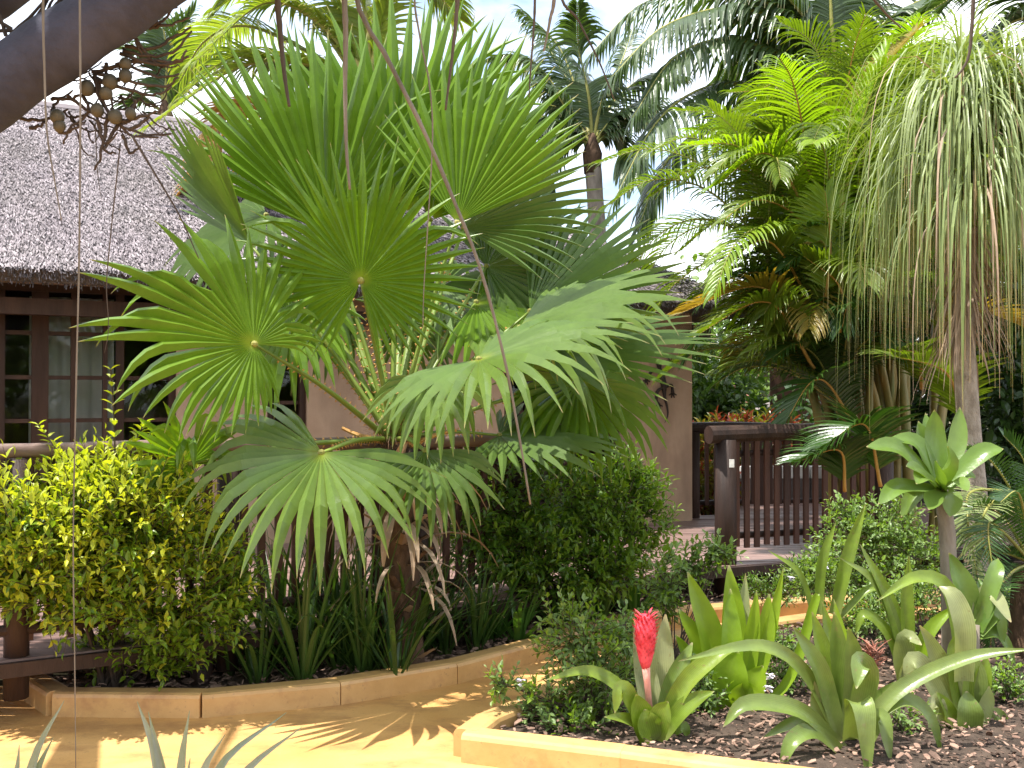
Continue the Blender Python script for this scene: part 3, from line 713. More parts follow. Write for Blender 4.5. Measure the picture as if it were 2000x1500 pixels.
def shrub(name, label, cat, base, blobs, nspr, ls, asp, mats, seed, nparts=260, pairs=4, sprl=.13, group=None, up=.35, young=None, stems=7, stemr=.012, inner=.55):
    """leafy shrub: woody stems, sprigs of paired leaves through a lumpy crown; leaves seen largest are parts"""
    random.seed(seed); root = thing(name, label, cat, tuple(base), group); L = []
    sm = MB(); tot = sum(b[1][0] * b[1][1] + b[1][1] * b[1][2] for b in blobs)
    for c, r in blobs:
        c = V(c); k = int(nspr * (r[0] * r[1] + r[1] * r[2]) / tot)
        for q in range(max(2, stems // len(blobs))):
            e = c + V((rnd(-.5, .5) * r[0], rnd(-.5, .5) * r[1], rnd(.1, .6) * r[2])); b0 = V(base) + V((rnd(-.05, .05), rnd(-.05, .05), 0))
            sm.tube(bez([b0, b0.lerp(e, .5) + V((rnd(-.05, .05), rnd(-.05, .05), .02)), e], 6), [stemr * (1 - .8 * i / 6) for i in range(7)], 5)
        for q in range(k):
            while True:
                u = V((rnd(-1, 1), rnd(-1, 1), rnd(-1, 1)))
                if .05 < u.length < 1: break
            dirn = u.normalized(); rad = inner + (1 - inner) * random.random() ** .55
            rad *= 1 + .28 * noise.noise(dirn * 2.3 + c * 3)
            p = c + V((dirn.x * r[0], dirn.y * r[1], dirn.z * r[2])) * rad
            if p.z < .06: continue
            d = (V((dirn.x / r[0], dirn.y / r[1], dirn.z / r[2])).normalized() + UP * up + V((rnd(-.5, .5), rnd(-.5, .5), rnd(-.4, .4)))).normalized()
            sl_ = sprl * rnd(.6, 1.3); p = p - d * sl_ * .5; Pq, Sq = grow(p, d, sl_, pairs, .25)
            sm.tube([Pq[0], Pq[-1]], [.0028, .0012], 3, cap=False)
            yv = random.random()
            for i in range(pairs + 1):
                dd = tang(Pq, i); aa = i * 1.57 + rnd(-.4, .4); s_ = (Sq[i] * math.cos(aa) + Sq[i].cross(dd) * math.sin(aa))
                for sg in ((-1, 1) if i < pairs else (0,)):
                    od = (dd * .75 + s_ * sg * .9 + V((rnd(-.25, .25), rnd(-.25, .25), rnd(-.12, .35)))) if sg else dd
                    size = ls * rnd(.6, 1.15) * (1 if i < pairs else .8)
                    mi = 0
                    if young and (yv < young(p)) and i >= 1: mi = 1
                    L.append((leafmat_at(Pq[i], od, (UP + dd * .5 + V((rnd(-.5, .5), rnd(-.5, .5), 0))).normalized(), size), size, mi))
    sm.build('stems', M['twig'], root)
    meshes = [leaf_mesh('leaf', M[m_], asp) for m_ in mats]
    camp = V((0, 0, CAM_Z))
    def score(e):
        p = e[0].translation; return (p - camp).length / e[1] * (1 + rnd(0, .3))
    L.sort(key=score)
    o3 = V(worldloc(root))
    for mtx, sz, mi in L[:nparts]:
        o = bpy.data.objects.new('leaf', meshes[mi]); COL.objects.link(o); o.parent = root
        mm = mtx.copy(); mm.translation = mm.translation - o3; o.matrix_local = mm
    LV = np.array([(x * asp, y_, z, 1) for x, y_, z in LEAFV])
    for mi, m_ in enumerate(mats):
        sel = [e for e in L[nparts:] if e[2] == mi]
        if not sel: continue
        mb = MB()
        for mtx, sz, _ in sel:
            vv = LV @ np.array(mtx).T; g = random.random()
            mb.add([tuple(x[:3]) for x in vv], LEAFF, [(y_, g, 0) for x, y_, z in LEAFV])
        mb.build('foliage', M[m_], root, kind='stuff')
    return root

def tree(name, label, base, h, blobs, nleaf, ls, mat, seed, trunkr=.15, group=None):
    """tree: tapered trunk with limbs and a gappy crown of leaf clumps"""
    random.seed(seed); rs = np.random.RandomState(seed); root = thing(name, label, 'tree', tuple(base), group); b = V(base)
    tm = MB(); top = b + V((rnd(-.2, .2), 0, h * .55))
    tm.tube(bez([b, b.lerp(top, .5) + V((rnd(-.1, .1), 0, 0)), top], 8), [trunkr * (1 - .5 * i / 8) for i in range(9)], 9)
    for c, r in blobs:
        tm.tube(bez([b.lerp(top, rnd(.6, .95)), V(c).lerp(top, .4) + V((0, 0, .1)), V(c)], 5), [trunkr * .4 * (1 - .8 * i / 5) for i in range(6)], 6)
    tm.build('trunk', M['bark'], root, smooth=True)
    LV = np.array([(x * .5, y_, z) for x, y_, z in LEAFV]); mb = MB(); tot = sum(r[0] * r[2] for c, r in blobs)
    for c, r in blobs:
        nc = max(10, int(60 * r[0] * r[2] / max(tot, .01) * len(blobs)))
        n = int(nleaf * r[0] * r[2] / tot)
        cl = rs.normal(size=(nc, 3)); cl /= np.linalg.norm(cl, axis=1)[:, None]; cl *= rs.uniform(.35, 1.0, (nc, 1)); ids = rs.randint(0, nc, n)
        P = cl[ids] + rs.normal(0, .17, (n, 3)); P = P * np.array(r) + np.array(c)
        for i in range(n):
            d = V(rs.normal(size=3)) + V((0, 0, -.2)); mt = leafmat_at(V(P[i]), d, V((rs.normal() * .5, rs.normal() * .5, 1)).normalized(), ls * rs.uniform(.6, 1.3))
            vv = LV @ np.array(mt.to_3x3()).T + P[i]; g = rs.rand()
            mb.add([tuple(x) for x in vv], LEAFF, [(y_ * .8, g, 0) for x, y_, z in LEAFV])
    mb.build('crown', M[mat], root, kind='stuff')
    return root

def blade(root, pts, wpx, mat, n=12, face=None, fold=.14, base=.75, mid=.5, tip=0., pw=2.2, name='leaf', seed=None):
    """one big strap leaf through place points; wpx its width in metres"""
    P, S = along(pts, n, face if face is not None else (TOCAM + UP * .8).normalized())
    mb = MB(); g = rnd(.1, .9); W_ = strapw(wpx, n, base, mid, tip, pw)
    vs_, cs = [], []
    for i in range(n + 1):
        d = tang(P, i); nn_ = S[i].cross(d).normalized(); w2 = W_[i] * .5; e = .006 * math.sin(i * .9 + g * 9) * wpx / .05 * min(1, (P[-1] - P[0]).length / .3)
        nn_ = nn_ if nn_.dot(UP) + nn_.dot(TOCAM) > 0 else -nn_
        for x, z in ((-1, 1), (-.5, .32), (0, 0), (.5, .32), (1, 1)):
            vs_.append(tuple(P[i] + S[i] * (w2 * x) + nn_ * (fold * W_[i] * z + e * abs(x) * .35))); cs.append((i / n, g, (x + 1) / 2))
    fs = [(i * 5 + j, i * 5 + j + 1, i * 5 + 6 + j, i * 5 + 5 + j) for i in range(n) for j in range(4)]
    mb.add(vs_, fs, cs)
    return mb.build(name, M[mat], root, smooth=True)
def px(l, d0):
    return [at(p[0], p[1], d0 + (p[2] if len(p) > 2 else 0)) for p in l]

# ================================================================== FAN PALM
random.seed(11)
PB = at(768, 858, 5.62); TB = at(790, 1190, 5.66)
fp = thing('fan_palm', 'big fan palm with pleated green leaves standing in the bed before the house', 'palm tree', (TB.x, TB.y, .05))
mb = MB(); tr_ = bez([V((TB.x, TB.y, .0)), TB.lerp(PB, .5), PB + V((0, 0, -.06))], 14)
mb.tube(tr_, [.12, .115, .11, .108, .106, .104, .102, .10, .098, .096, .094, .09, .085, .08, .07], 14); mb.build('trunk', M['fibre'], fp, smooth=True)
for i in range(46):     # old leaf bases
    t = i / 46; c = tr_[int(t * 13.9)]; a = i * 2.4; d = V((math.cos(a), math.sin(a), .75)).normalized(); p = c + V((math.cos(a), math.sin(a), 0)) * (.13 - .04 * t)
    L_l = rnd(.08, .20); P, S = grow(p, d, L_l, 4, .1); mb = MB(); mb.ribbon(P, S, [.07, .06, .05, .042, .036], .25); mb.build('leaf_base', M['dead'] if i % 3 else M['fibre'], fp)
for i in range(48):     # dead strips hanging round the trunk
    a = rnd(0, 6.3); c = tr_[random.randint(4, 12)]; p = c + V((math.cos(a), math.sin(a), 0)) * .1
    P, S = grow(p, V((math.cos(a), math.sin(a), rnd(-.2, .5))), rnd(.25, .6), 6, rnd(1.2, 2.6), jit=.06); mb = MB(); mb.ribbon(P, S, strapw(rnd(.025, .06), 6, .8, .5, .2), .2); mb.build('dead_leaf', M['dead'], fp)
mb = MB()
for i in range(260):    # fibres in the crown
    a = rnd(0, 6.3); c = PB + V((math.cos(a) * .07, math.sin(a) * .07, rnd(-.12, .04)))
    P, S = grow(c, V((math.cos(a), math.sin(a), rnd(0, 1.2))), rnd(.06, .2), 4, rnd(.2, 1.2), jit=.2); mb.ribbon(P, S, [.004] * 4 + [.001])
mb.build('fibre', M['fibre'], fp, kind='stuff')
for stub in ([(745, 862), (700, 850), (668, 836)], [(800, 870, .1), (850, 850, .15), (890, 840, .2)]):
    P = bez(px(stub, 5.55), 6); mb = MB(); mb.tube(P, [.03, .028, .026, .024, .022, .02, .018], 8, sq=.5); mb.build('leaf_base', M['thorn'], fp)
F = lambda H, T, face, **k: fan_leaf(fp, at(*H), at(*T), face, PB + k.pop('off', V((0, 0, 0))), **k)
CAMF = V((0, -1, .25))
F((640, 455, 5.85), (585, 60, 5.95), V((.12, -1, .2)), spread=120, nseg=22, seed=21, kink=.04, droop=.08, split=.6, R_=1.24)
F((770, 400, 6.05), (790, -20, 6.2), V((0, -1, .15)), spread=140, nseg=26, seed=22, kink=.05, droop=.08, split=.6, R_=1.32)
F((705, 470, 6.3), (700, 60, 6.35), V((-.05, -1, .15)), spread=110, nseg=20, seed=41, kink=.03, droop=.06, split=.62, R_=1.35)
F((840, 430, 6.4), (1000, 60, 6.4), V((.1, -1, .15)), spread=100, nseg=19, seed=42, kink=.03, droop=.08, split=.6, R_=1.3)
F((610, 430, 6.35), (500, 70, 6.4), V((.1, -1, .15)), spread=80, nseg=16, seed=46, kink=.05, droop=.12, split=.5, R_=1.3)
F((800, 420, 6.55), (890, -20, 6.6), V((.1, -1, .15)), spread=80, nseg=16, seed=47, kink=.05, droop=.1, split=.5, R_=1.45)
F((650, 570, 6.15), (520, 650, 6.1), V((-.1, -.8, .6)), spread=200, nseg=24, seed=48, kink=.3, droop=.8, mat='fan_grey', R_=.72)
F((950, 520, 6.25), (1090, 470, 6.3), V((.1, -.8, .6)), spread=210, nseg=26, seed=49, kink=.2, droop=.5, mat='fan_grey', R_=.85)
F((930, 590, 6.1), (1100, 620, 6.0), V((.1, -.7, .7)), spread=200, nseg=24, seed=50, kink=.3, droop=.7, mat='fan', R_=.8)
F((893, 435, 5.60), (985, 130, 5.75), V((-.15, -1, .2)), spread=112, nseg=21, seed=23, kink=.03, droop=.06, split=.62, R_=1.0, mat='fan')
F((490, 478, 5.65), (355, 268, 5.6), V((-.85, -.5, .15)), spread=85, nseg=18, seed=24, kink=.08, droop=.1, split=.6, R_=.82, mat='fan_grey')
F((905, 445, 6.15), (1130, 330, 6.2), V((.3, -.75, .65)), spread=140, nseg=22, seed=25, kink=.15, droop=.3, mat='fan_grey', R_=.9)
F((705, 548, 5.25), (728, 285, 5.17), V((.05, -1, .22)), spread=325, nseg=46, seed=26, kink=.05, droop=.22, split=.54, R_=.74, es=.42, ep=1.5, prad=.022)
F((497, 672, 5.0), (300, 560, 4.9), V((.0, -.85, .52)), es=.68, ep=1.25, spread=310, nseg=40, seed=27, kink=.36, droop=.62, split=.58, R_=.86, off=V((-.02, -.02, 0)))
F((1035, 608, 5.9), (1275, 455, 5.95), V((-.35, -.75, .55)), spread=130, nseg=22, seed=28, kink=.1, droop=.2, mat='fan_grey', R_=.95, split=.6)
F((1015, 640, 5.55), (1290, 560, 5.4), V((-.1, -.4, .9)), spread=150, nseg=24, seed=29, kink=.2, droop=.45, mat='fan_pale', R_=.95)
F((1050, 690, 6.0), (1380, 672, 5.9), V((0, -.45, .9)), spread=150, nseg=26, seed=30, kink=.1, droop=.22, mat='fan_grey', R_=1.05)
F((935, 702, 4.95), (1100, 690, 4.65), V((.1, -.5, .86)), spread=270, nseg=33, seed=31, kink=.4, droop=.85, mat='fan_pale', R_=.84, split=.5, kdrop=3.4)
F((628, 884, 5.0), (500, 1010, 4.62), V((.05, -.62, .78)), spread=250, nseg=26, seed=32, kink=.45, droop=.95, mat='fan_pale', R_=.80, split=.5, kdrop=2.8)
F((372, 905, 5.05), (320, 862, 4.95), V((-.1, -1, .35)), spread=290, nseg=28, seed=33, kink=.5, droop=.35, mat='fan', R_=.36, split=.62, kdrop=5)
F((975, 850, 5.95), (1190, 868, 5.85), V((0, -.3, .95)), spread=210, nseg=26, seed=34, kink=.2, droop=.4, mat='fan_grey', R_=.75)
F((790, 622, 6.5), (905, 605, 6.5), V((0, -1, .3)), spread=300, nseg=34, seed=35, kink=.1, droop=.3, mat='fan_grey', R_=.5)
F((1130, 745, 6.2), (1190, 850, 6.0), V((.1, -.5, .85)), spread=260, nseg=28, seed=36, kink=.5, droop=1.0, mat='fan', R_=.7)
F((570, 610, 5.9), (470, 700, 5.8), V((-.1, -.6, .7)), spread=260, nseg=30, seed=37, kink=.4, droop=.9, mat='fan', R_=.75)
F((520, 420, 6.3), (360, 520, 6.2), V((-.3, -.5, .8)), spread=200, nseg=26, seed=38, kink=.35, droop=.7, mat='fan_grey', R_=.85)
F((860, 560, 6.35), (1050, 640, 6.3), V((.2, -.5, .85)), spread=240, nseg=28, seed=39, kink=.3, droop=.7, mat='fan_grey', R_=.8)
F((845, 735, 5.3), (850, 840, 5.1), V((.05, -.75, .65)), spread=190, nseg=18, seed=44, kink=.5, droop=1.2, mat='fan_pale', R_=.5, kdrop=3)
F((830, 880, 5.2), (850, 960, 5.0), V((.1, -.6, .8)), spread=170, nseg=18, seed=40, kink=.3, droop=1.1, mat='fan_grey', R_=.55)

# ================================================================== FEATHER PALMS BEHIND
def crownpalm(name, label, crown, fr, ln, wd, mat, trunkr, seed, d, base_u=None, rr=.03, n=56, droop=.9, rmat='rachis', group=None, trunkmat='bark', trunk=True, **kw):
    c = at(*crown); bu = at(base_u if base_u is not None else crown[0], crown[1], crown[2] + .1); b = V((bu.x, bu.y, -.02))
    root = thing(name, label, 'palm tree', tuple(b), group)
    mb = MB(); P = bez([b, b.lerp(c, .5) + V((.06, 0, 0)), c], 16); random.seed(seed)
    mb.tube(P, [trunkr * (1.25 - .35 * i / 16) * (1 + .05 * (i % 2)) for i in range(17)], 10); mb.build('trunk', M[trunkmat], root, smooth=True)
    hb = MB(); hb.tube([c - V((0, 0, .3)), c, c + V((0, 0, .3))], [trunkr * .95, trunkr * 1.12, trunkr * .3], 8); hb.build('crown_shaft', M['fibre'], root, smooth=True)
    for k, f in enumerate(fr):
        m_ = f[-1] if isinstance(f[-1], str) else mat; pts = [q for q in f if not isinstance(q, str)]
        P = [c + V((0, 0, .1))] + [at(u, v, d + (q[0] if q else 0)) for u, v, *q in pts]
        frond(root, P, ln * rnd(.9, 1.1), wd, m_, 'rachis_or' if m_ in ('coco_dry',) else rmat, n, droop, seed=seed * 50 + k, rr=rr, **kw)
    return root
crownpalm('coconut_palm', 'slim grey trunked palm rising behind the thatched roof right of the fan palm', (1157, 300, 15.0),
          [[(1150, 190), (1130, 90), (1128, 5, -.5)], [(1175, 200), (1210, 130), (1235, 60, .5)], [(1120, 235), (1085, 180), (1050, 150, .6)], [(1110, 250), (1060, 235), (1010, 270, -.6)],
           [(1125, 265), (1080, 280), (1045, 340, -.8)], [(1195, 235), (1240, 215), (1290, 240, -.5)], [(1195, 260), (1225, 290), (1240, 360, -.6)], [(1150, 240, .6), (1110, 160, 1.2), (1070, 90, 1.6)], [(1190, 210, .6), (1260, 150, .8), (1330, 150, 1.2)], [(1110, 210, .3), (1040, 120, .5), (960, 110, .6)], [(1130, 190, .5), (1090, 90, .8), (1020, 20, 1)], [(1205, 225, .2), (1280, 200, .3), (1320, 290, .3)], [(1120, 250, .4), (1070, 300, .5), (1060, 390, .5)]],
          .75, .055, 'coco', .13, 3, 15.0, base_u=1180, n=54, rr=.025, droop=1.6, vee=.05)
crownpalm('coconut_palm', 'tallest palm with wide dark arching fronds over the cane palms', (1640, 150, 11.5),
          [[(1560, 60), (1440, 15), (1300, 50, -.5), (1195, 150, -.8)], [(1540, 110), (1430, 75), (1320, 110, -.6), (1235, 230, -.9)], [(1540, 165), (1400, 165), (1290, 230, -.8), (1195, 400, -1.0)],
           [(1625, 60), (1620, -20), (1600, -120)], [(1590, 60), (1520, -20), (1400, -70, .5)], [(1700, 70), (1770, 15), (1850, -20, .4)], [(1720, 120), (1800, 90), (1880, 140, -.3), (1930, 230, -.4)],
           [(1700, 160), (1760, 180), (1820, 300, -.5)], [(1600, 180), (1540, 230), (1500, 360, -.6)], [(1530, 190, -.2), (1410, 225, -.5), (1300, 320, -.8), (1245, 450, -1)], [(1560, 40), (1420, -20, .2), (1260, 5), (1150, 110, -.3)], [(1590, 130, .5), (1490, 130, .7), (1400, 230, .8)], [(1680, 40, .5), (1720, -40, .8), (1790, -110, 1.2)], [(1590, 100, .8), (1480, 100, 1.2), (1370, 180, 1.6)]],
          .82, .052, 'coco', .16, 4, 11.5, n=60, rr=.028, base_u=1690, droop=1.9, vee=.0)
crownpalm('coconut_palm', 'grey green palm crown entering the top right corner', (2090, 60, 10.5),
          [[(2020, 30), (1950, 60), (1890, 140, -.3)], [(2020, 0), (1920, -30), (1800, 30, .3)], [(2010, 80), (1960, 140), (1930, 240)], [(2050, -50), (1990, -150), (1880, -190)], [(2130, -20), (2190, -60), (2270, -10)], [(2040, 130), (2020, 220), (2010, 320)]],
          .7, .04, 'coco', .15, 5, 10.5, n=56, rr=.028)
crownpalm('coconut_palm', 'small hazy palm at the left behind the ridge of the thatch', (322, 235, 15.5),
          [[(310, 150), (290, 110), (250, 100)], [(335, 140), (345, 80), (380, 20)], [(290, 200), (260, 200), (235, 250)], [(350, 180), (400, 130), (450, 110)], [(300, 230), (280, 260), (270, 310)], [(325, 130), (320, 60), (300, 20)]],
          .6, .045, 'coco', .14, 6, 15.5, n=40, rr=.025)
crownpalm('yellowing_palm', 'yellow green feather palm rising just behind the fan palm', (715, 200, 9.3),
          [[(640, 60), (520, 5), (380, 120, -.4)], [(620, 130), (470, 130), (285, 250, -.5)], [(600, 100, .4), (480, 50, .6), (400, 80, .8), (350, 160, 1)], [(720, 60), (690, -30), (610, -110)],
           [(760, 0), (820, -40), (900, 40, .4)], [(560, 200), (440, 230), (400, 330, -.3), 'coco_dry'], [(600, 20, .3), (500, -30, .4), (420, 20, .3)], [(580, 150, .2), (460, 110, .2), (350, 190, 0)], [(660, 20), (600, -60), (530, -120)], [(570, 280, .2), (420, 330, .1), (350, 385), 'coco_dry'],
           [(690, 40, .5), (600, -50, .8), (480, -60, 1.2)], [(760, 0), (800, -90), (900, -150)]],
          .55, .038, 'coco_yel', .13, 7, 9.3, n=60, rr=.024, base_u=760)

# cane palm clump
random.seed(31)
cane = thing('cane_palm', 'dense clump of cane palms with bright green and orange fronds by the slat fence', 'palm clump', (3.0, 9.1, 0))
CR = []
for i, (bu, cu, cv, d) in enumerate([(1690, 1500, 500, 9.0), (1675, 1545, 400, 9.5), (1700, 1590, 420, 8.9), (1720, 1640, 300, 9.6), (1690, 1610, 640, 8.7), (1740, 1720, 380, 9.2), (1705, 1640, 560, 8.8),
                                     (1760, 1800, 520, 9.3), (1720, 1700, 700, 8.8), (1750, 1760, 250, 10), (1735, 1600, 720, 9.1), (1790, 1870, 620, 9.6), (1780, 1950, 450, 9.9), (1700, 1560, 370, 10), (1720, 1640, 330, 10.2), (1730, 1700, 290, 10), (1760, 1800, 260, 10.2), (1780, 1860, 320, 10.2), (1690, 1520, 480, 9.6), (1740, 1660, 440, 9.2), (1760, 1740, 560, 9.0), (1700, 1650, 760, 8.8), (1720, 1640, 800, 8.7), (1700, 1590, 560, 8.9), (1690, 1540, 640, 9.1), (1700, 1640, 660, 8.6), (1710, 1570, 740, 8.9), (1730, 1700, 620, 8.7)]):
    c = at(cu, cv, d); b = at(bu + rnd(-50, 50), 900, 9.0 + rnd(-.3, .4)); b.z = 0
    P = bez([b, b.lerp(c, .5) + V(((b.x - c.x) * .18, 0, .1)), c], 12); mb = MB()
    mb.tube(P, [.04 * (1.2 - .5 * k / 12) * (1 + .12 * (k % 2)) for k in range(13)], 8); mb.build('cane', M['cane'], cane, smooth=True); CR.append((c, tang(P, 12)))
for i, (c, d0) in enumerate(CR):
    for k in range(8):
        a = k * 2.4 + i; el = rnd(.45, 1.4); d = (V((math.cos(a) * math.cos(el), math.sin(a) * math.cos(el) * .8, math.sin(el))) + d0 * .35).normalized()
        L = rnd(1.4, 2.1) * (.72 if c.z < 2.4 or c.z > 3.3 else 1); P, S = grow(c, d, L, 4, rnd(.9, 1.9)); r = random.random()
        mat = 'areca_lit' if (r < .2 and c.z > 2.0) else 'areca_or' if r < .215 else 'areca' if (r < .72 or c.z > 2.4) else 'areca_shaded'  # high fronds get the sunlit colour, low ones the shaded colour
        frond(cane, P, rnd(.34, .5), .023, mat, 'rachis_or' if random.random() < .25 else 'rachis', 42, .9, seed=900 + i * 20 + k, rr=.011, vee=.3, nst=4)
for pts, mat in (([(1640, 430, 8.6), (1680, 250, 8.5), (1735, 95, 8.5)], 'areca_lit'), ([(1612, 590, 8.2), (1622, 480, 8.15), (1612, 375, 8.1)], 'areca_lit'), ([(1580, 420, 8.6), (1500, 300, 8.4), (1400, 360, 8.3)], 'areca_lit'),
                 ([(1600, 620, 8.5), (1500, 470, 8.3), (1400, 540, 8.2)], 'areca'), ([(1590, 720, 8.4), (1500, 590, 8.2), (1350, 660, 8.1)], 'areca'), 
                 ([(1580, 640, 8.5), (1480, 560, 8.3), (1330, 610, 8.4)], 'areca_or'), ([(1800, 760, 8.3), (1790, 690, 8.0), (1720, 690, 7.8)], 'areca'), ([(1640, 480, 8.8), (1560, 300, 8.6), (1480, 250, 8.6)], 'areca'),
                 ([(1880, 840, 7.7), (1850, 730, 7.5), (1745, 695, 7.3)], 'areca'), ([(1860, 700, 8), (1900, 610, 7.9), (2010, 640, 7.8)], 'areca_or'), ([(1680, 850, 8.5), (1600, 740, 8.2), (1520, 850, 8.1)], 'areca_shaded'),
                 ([(1650, 960, 7.7), (1640, 880, 7.6), (1560, 900, 7.5)], 'areca_shaded'), ([(1720, 950, 7.6), (1690, 830, 7.5), (1610, 870, 7.4)], 'areca_shaded'), ([(1660, 330, 9), (1700, 170, 9), (1790, 60, 9.1)], 'areca_or'), ([(1640, 650, 8.3), (1640, 560, 8.2), (1570, 500, 8.1)], 'areca')):
    frond(cane, [at(*p) for p in pts], .42, .03, mat, 'rachis_or', 44, .45, seed=int(abs(pts[0][0] * 7 + pts[1][1] * 13 + pts[2][0])) % 9999, rr=.012, vee=.3)
# ponytail palm
random.seed(41)
pc = at(1888, 560, 6.6); pb = at(1902, 1000, 6.6)
pony = thing('ponytail_palm', 'ponytail palm with thin bare trunk and mop of long hanging leaves', 'tree', (pb.x, pb.y, 0))
T = [V((pb.x + .02, pb.y, .0)), at(1905, 1000, 6.6), at(1892, 830, 6.6), at(1882, 650, 6.6), at(1888, 480, 6.6), at(1893, 330, 6.6)]
mb = MB(); mb.tube(bez(T, 24), [.13, .095, .078, .070, .068, .079, .077, .075, .074, .073, .072, .071, .07, .07, .069, .068, .066, .064, .062, .06, .058, .056, .054, .05, .045], 12); mb.build('trunk', M['ponybark'], pony, smooth=True)
heads = [at(1893, 300, 6.6), at(1872, 260, 6.5), at(1950, 220, 6.5), at(1880, 190, 6.75), at(1985, 280, 6.7), at(1900, 420, 6.4), at(1866, 350, 6.6)]
for h in heads[1:]:
    mb = MB(); mb.tube(bez([T[4], T[5].lerp(h, .4), h], 6), [.05, .045, .042, .038, .035, .03, .028], 8); mb.build('branch', M['ponybark'], pony, smooth=True)
LV_ = []
for h in heads:
    for k in range(165):
        a = rnd(0, 6.283); el = rnd(.6, 1.5); d = V((math.cos(a) * math.cos(el), math.sin(a) * math.cos(el), math.sin(el)))
        P, S = grow(h + V((rnd(-.03, .03), rnd(-.03, .03), rnd(-.08, .08))), d, rnd(1.1, 1.95), 11, rnd(5.0, 10), .75, jit=.012)
        LV_.append((P[6].y, P, S, rnd(.010, .019)))
LV_.sort(key=lambda e: e[0])
for i, (y_, P, S, wd) in enumerate(LV_[:280]):
    mb = MB(); mb.ribbon(P, S, strapw(wd, 11, .9, .3, .02, 1.3), .2); mb.build('leaf', M['dead' if i % 13 == 0 else 'pony'], pony)
mb = MB()
for y_, P, S, wd in LV_[280:]: mb.ribbon(P, S, strapw(wd, 11, .9, .3, .02, 1.3), .2)
mb.build('leaf_mop', M['pony'], pony, kind='stuff')
mb = MB()
for k in range(165):
    a = rnd(0, 6.3); p = T[4].lerp(T[3], rnd(-.3, 1.0)) + V((math.cos(a), math.sin(a), 0)) * .05
    P, S = grow(p, V((math.cos(a) * .5, math.sin(a) * .5, -.6)), rnd(.25, .6), 6, 1.2, jit=.06); mb.ribbon(P, S, strapw(.014, 6, .8, .4, .1), .2)
mb.build('dry_skirt', M['dead'], pony, kind='stuff')

# dracaena
random.seed(51); D = 5.5
dr = thing('dracaena', 'broad leaved rosette plant on a short bare trunk in front of the ponytail palm', 'plant', (at(1853, 1140, D).x, D, .06))
mb = MB(); mb.tube(bez([V((at(1856, 1140, D).x, D, .03)), at(1852, 1080, D), at(1845, 1000, D), at(1838, 950, D)], 12), [.046, .044, .043, .042, .042, .043, .042, .041, .042, .04, .04, .038, .034], 10); mb.build('trunk', M['bark'], dr, smooth=True)
for tip, mid, dd, wd in [((1692, 872), (1760, 880), -.15, .115), ((1738, 855), (1795, 870), -.05, .10), ((1794, 822), (1808, 880), .05, .10), ((1808, 806), (1816, 880), .15, .09), ((1824, 800), (1826, 870), .0, .12), ((1874, 795), (1868, 870), .1, .10),
                         ((1960, 876), (1910, 890), -.05, .11), ((1715, 985), (1760, 950), -.2, .10), ((1790, 945), (1805, 930), -.3, .10), ((1850, 872), (1850, 905), -.22, .13), ((1815, 995), (1822, 975), -.3, .10), ((1890, 960), (1870, 940), -.25, .09),
                         ((1770, 910), (1800, 925), -.25, .11), ((1830, 900), (1832, 930), -.3, .10), ((1855, 1010), (1858, 975), -.1, .11), ((1905, 930), (1880, 925), .1, .1), ((1760, 1010), (1790, 965), -.05, .09)]:
    blade(dr, [at(1838 + rnd(-8, 8), 958, D - .02), at(*mid, D + dd * .6), at(*tip, D + dd)], wd, 'drac', 10, base=.45, mid=.5, pw=2.6)

# bromeliads
random.seed(61)
def brom(name, label, base, d, leaves, mat, group='bromeliads planted on the mulched island'):
    b = at(base[0], base[1], d); root = thing(name, label, 'plant', (b.x, b.y, .06), group)
    for l in leaves:
        m_ = l[2] if len(l) > 2 else mat
        blade(root, px(l[0], d), l[1] * .82 * d / 2000, m_, 14, base=.85, mid=.42, tip=.06 if l[1] > 45 else .01, pw=2.3, fold=.2)
    return root
b1 = brom('flowering_bromeliad', 'bromeliad with a single red club shaped flower on a pink stalk', (1275, 1450), 4.5, [
    ([(1262, 1440), (1215, 1350), (1150, 1312), (1065, 1328, -.1)], 34), ([(1262, 1440, -.03), (1232, 1370, -.08), (1212, 1345, -.1), (1200, 1395, -.12)], 42), ([(1270, 1455, -.05), (1252, 1400, -.08), (1242, 1356, -.1)], 62),
    ([(1285, 1440, -.03), (1335, 1340, -.05), (1400, 1280, -.05), (1440, 1268, -.05)], 44), ([(1280, 1440, .05), (1262, 1330, .1), (1240, 1212, .14)], 58, 'brom_pale'), ([(1285, 1440, .05), (1292, 1320, .1), (1300, 1200, .14)], 60, 'brom_pale'),
    ([(1290, 1440), (1315, 1340, .05), (1352, 1255, .1)], 50, 'brom_grey'), ([(1290, 1440, -.05), (1340, 1380, -.08), (1395, 1350, -.1)], 42), ([(1260, 1445), (1235, 1410, -.08), (1180, 1400, -.15)], 34), ([(1290, 1445), (1330, 1420), (1345, 1440)], 34),
    ([(1277, 1445, -.06), (1290, 1400, -.1), (1305, 1370, -.11)], 55), ([(1275, 1448, -.08), (1265, 1415, -.1), (1260, 1385, -.1)], 60)], 'brom')
mb = MB(); mb.tube(px([(1270, 1400), (1264, 1330), (1260, 1285)], 4.47), [.014, .015, .022], 9); mb.build('flower_stalk', M['pink'], b1, smooth=True)
fl = MB(); cc = [at(1261, v, 4.47) for v in (1305, 1290, 1270, 1250, 1230, 1212, 1200)]; fl.tube(cc, [.018, .029, .038, .044, .047, .041, .02], 12); fo = fl.build('flower_head', M['red'], b1, smooth=True)
bm_ = MB()
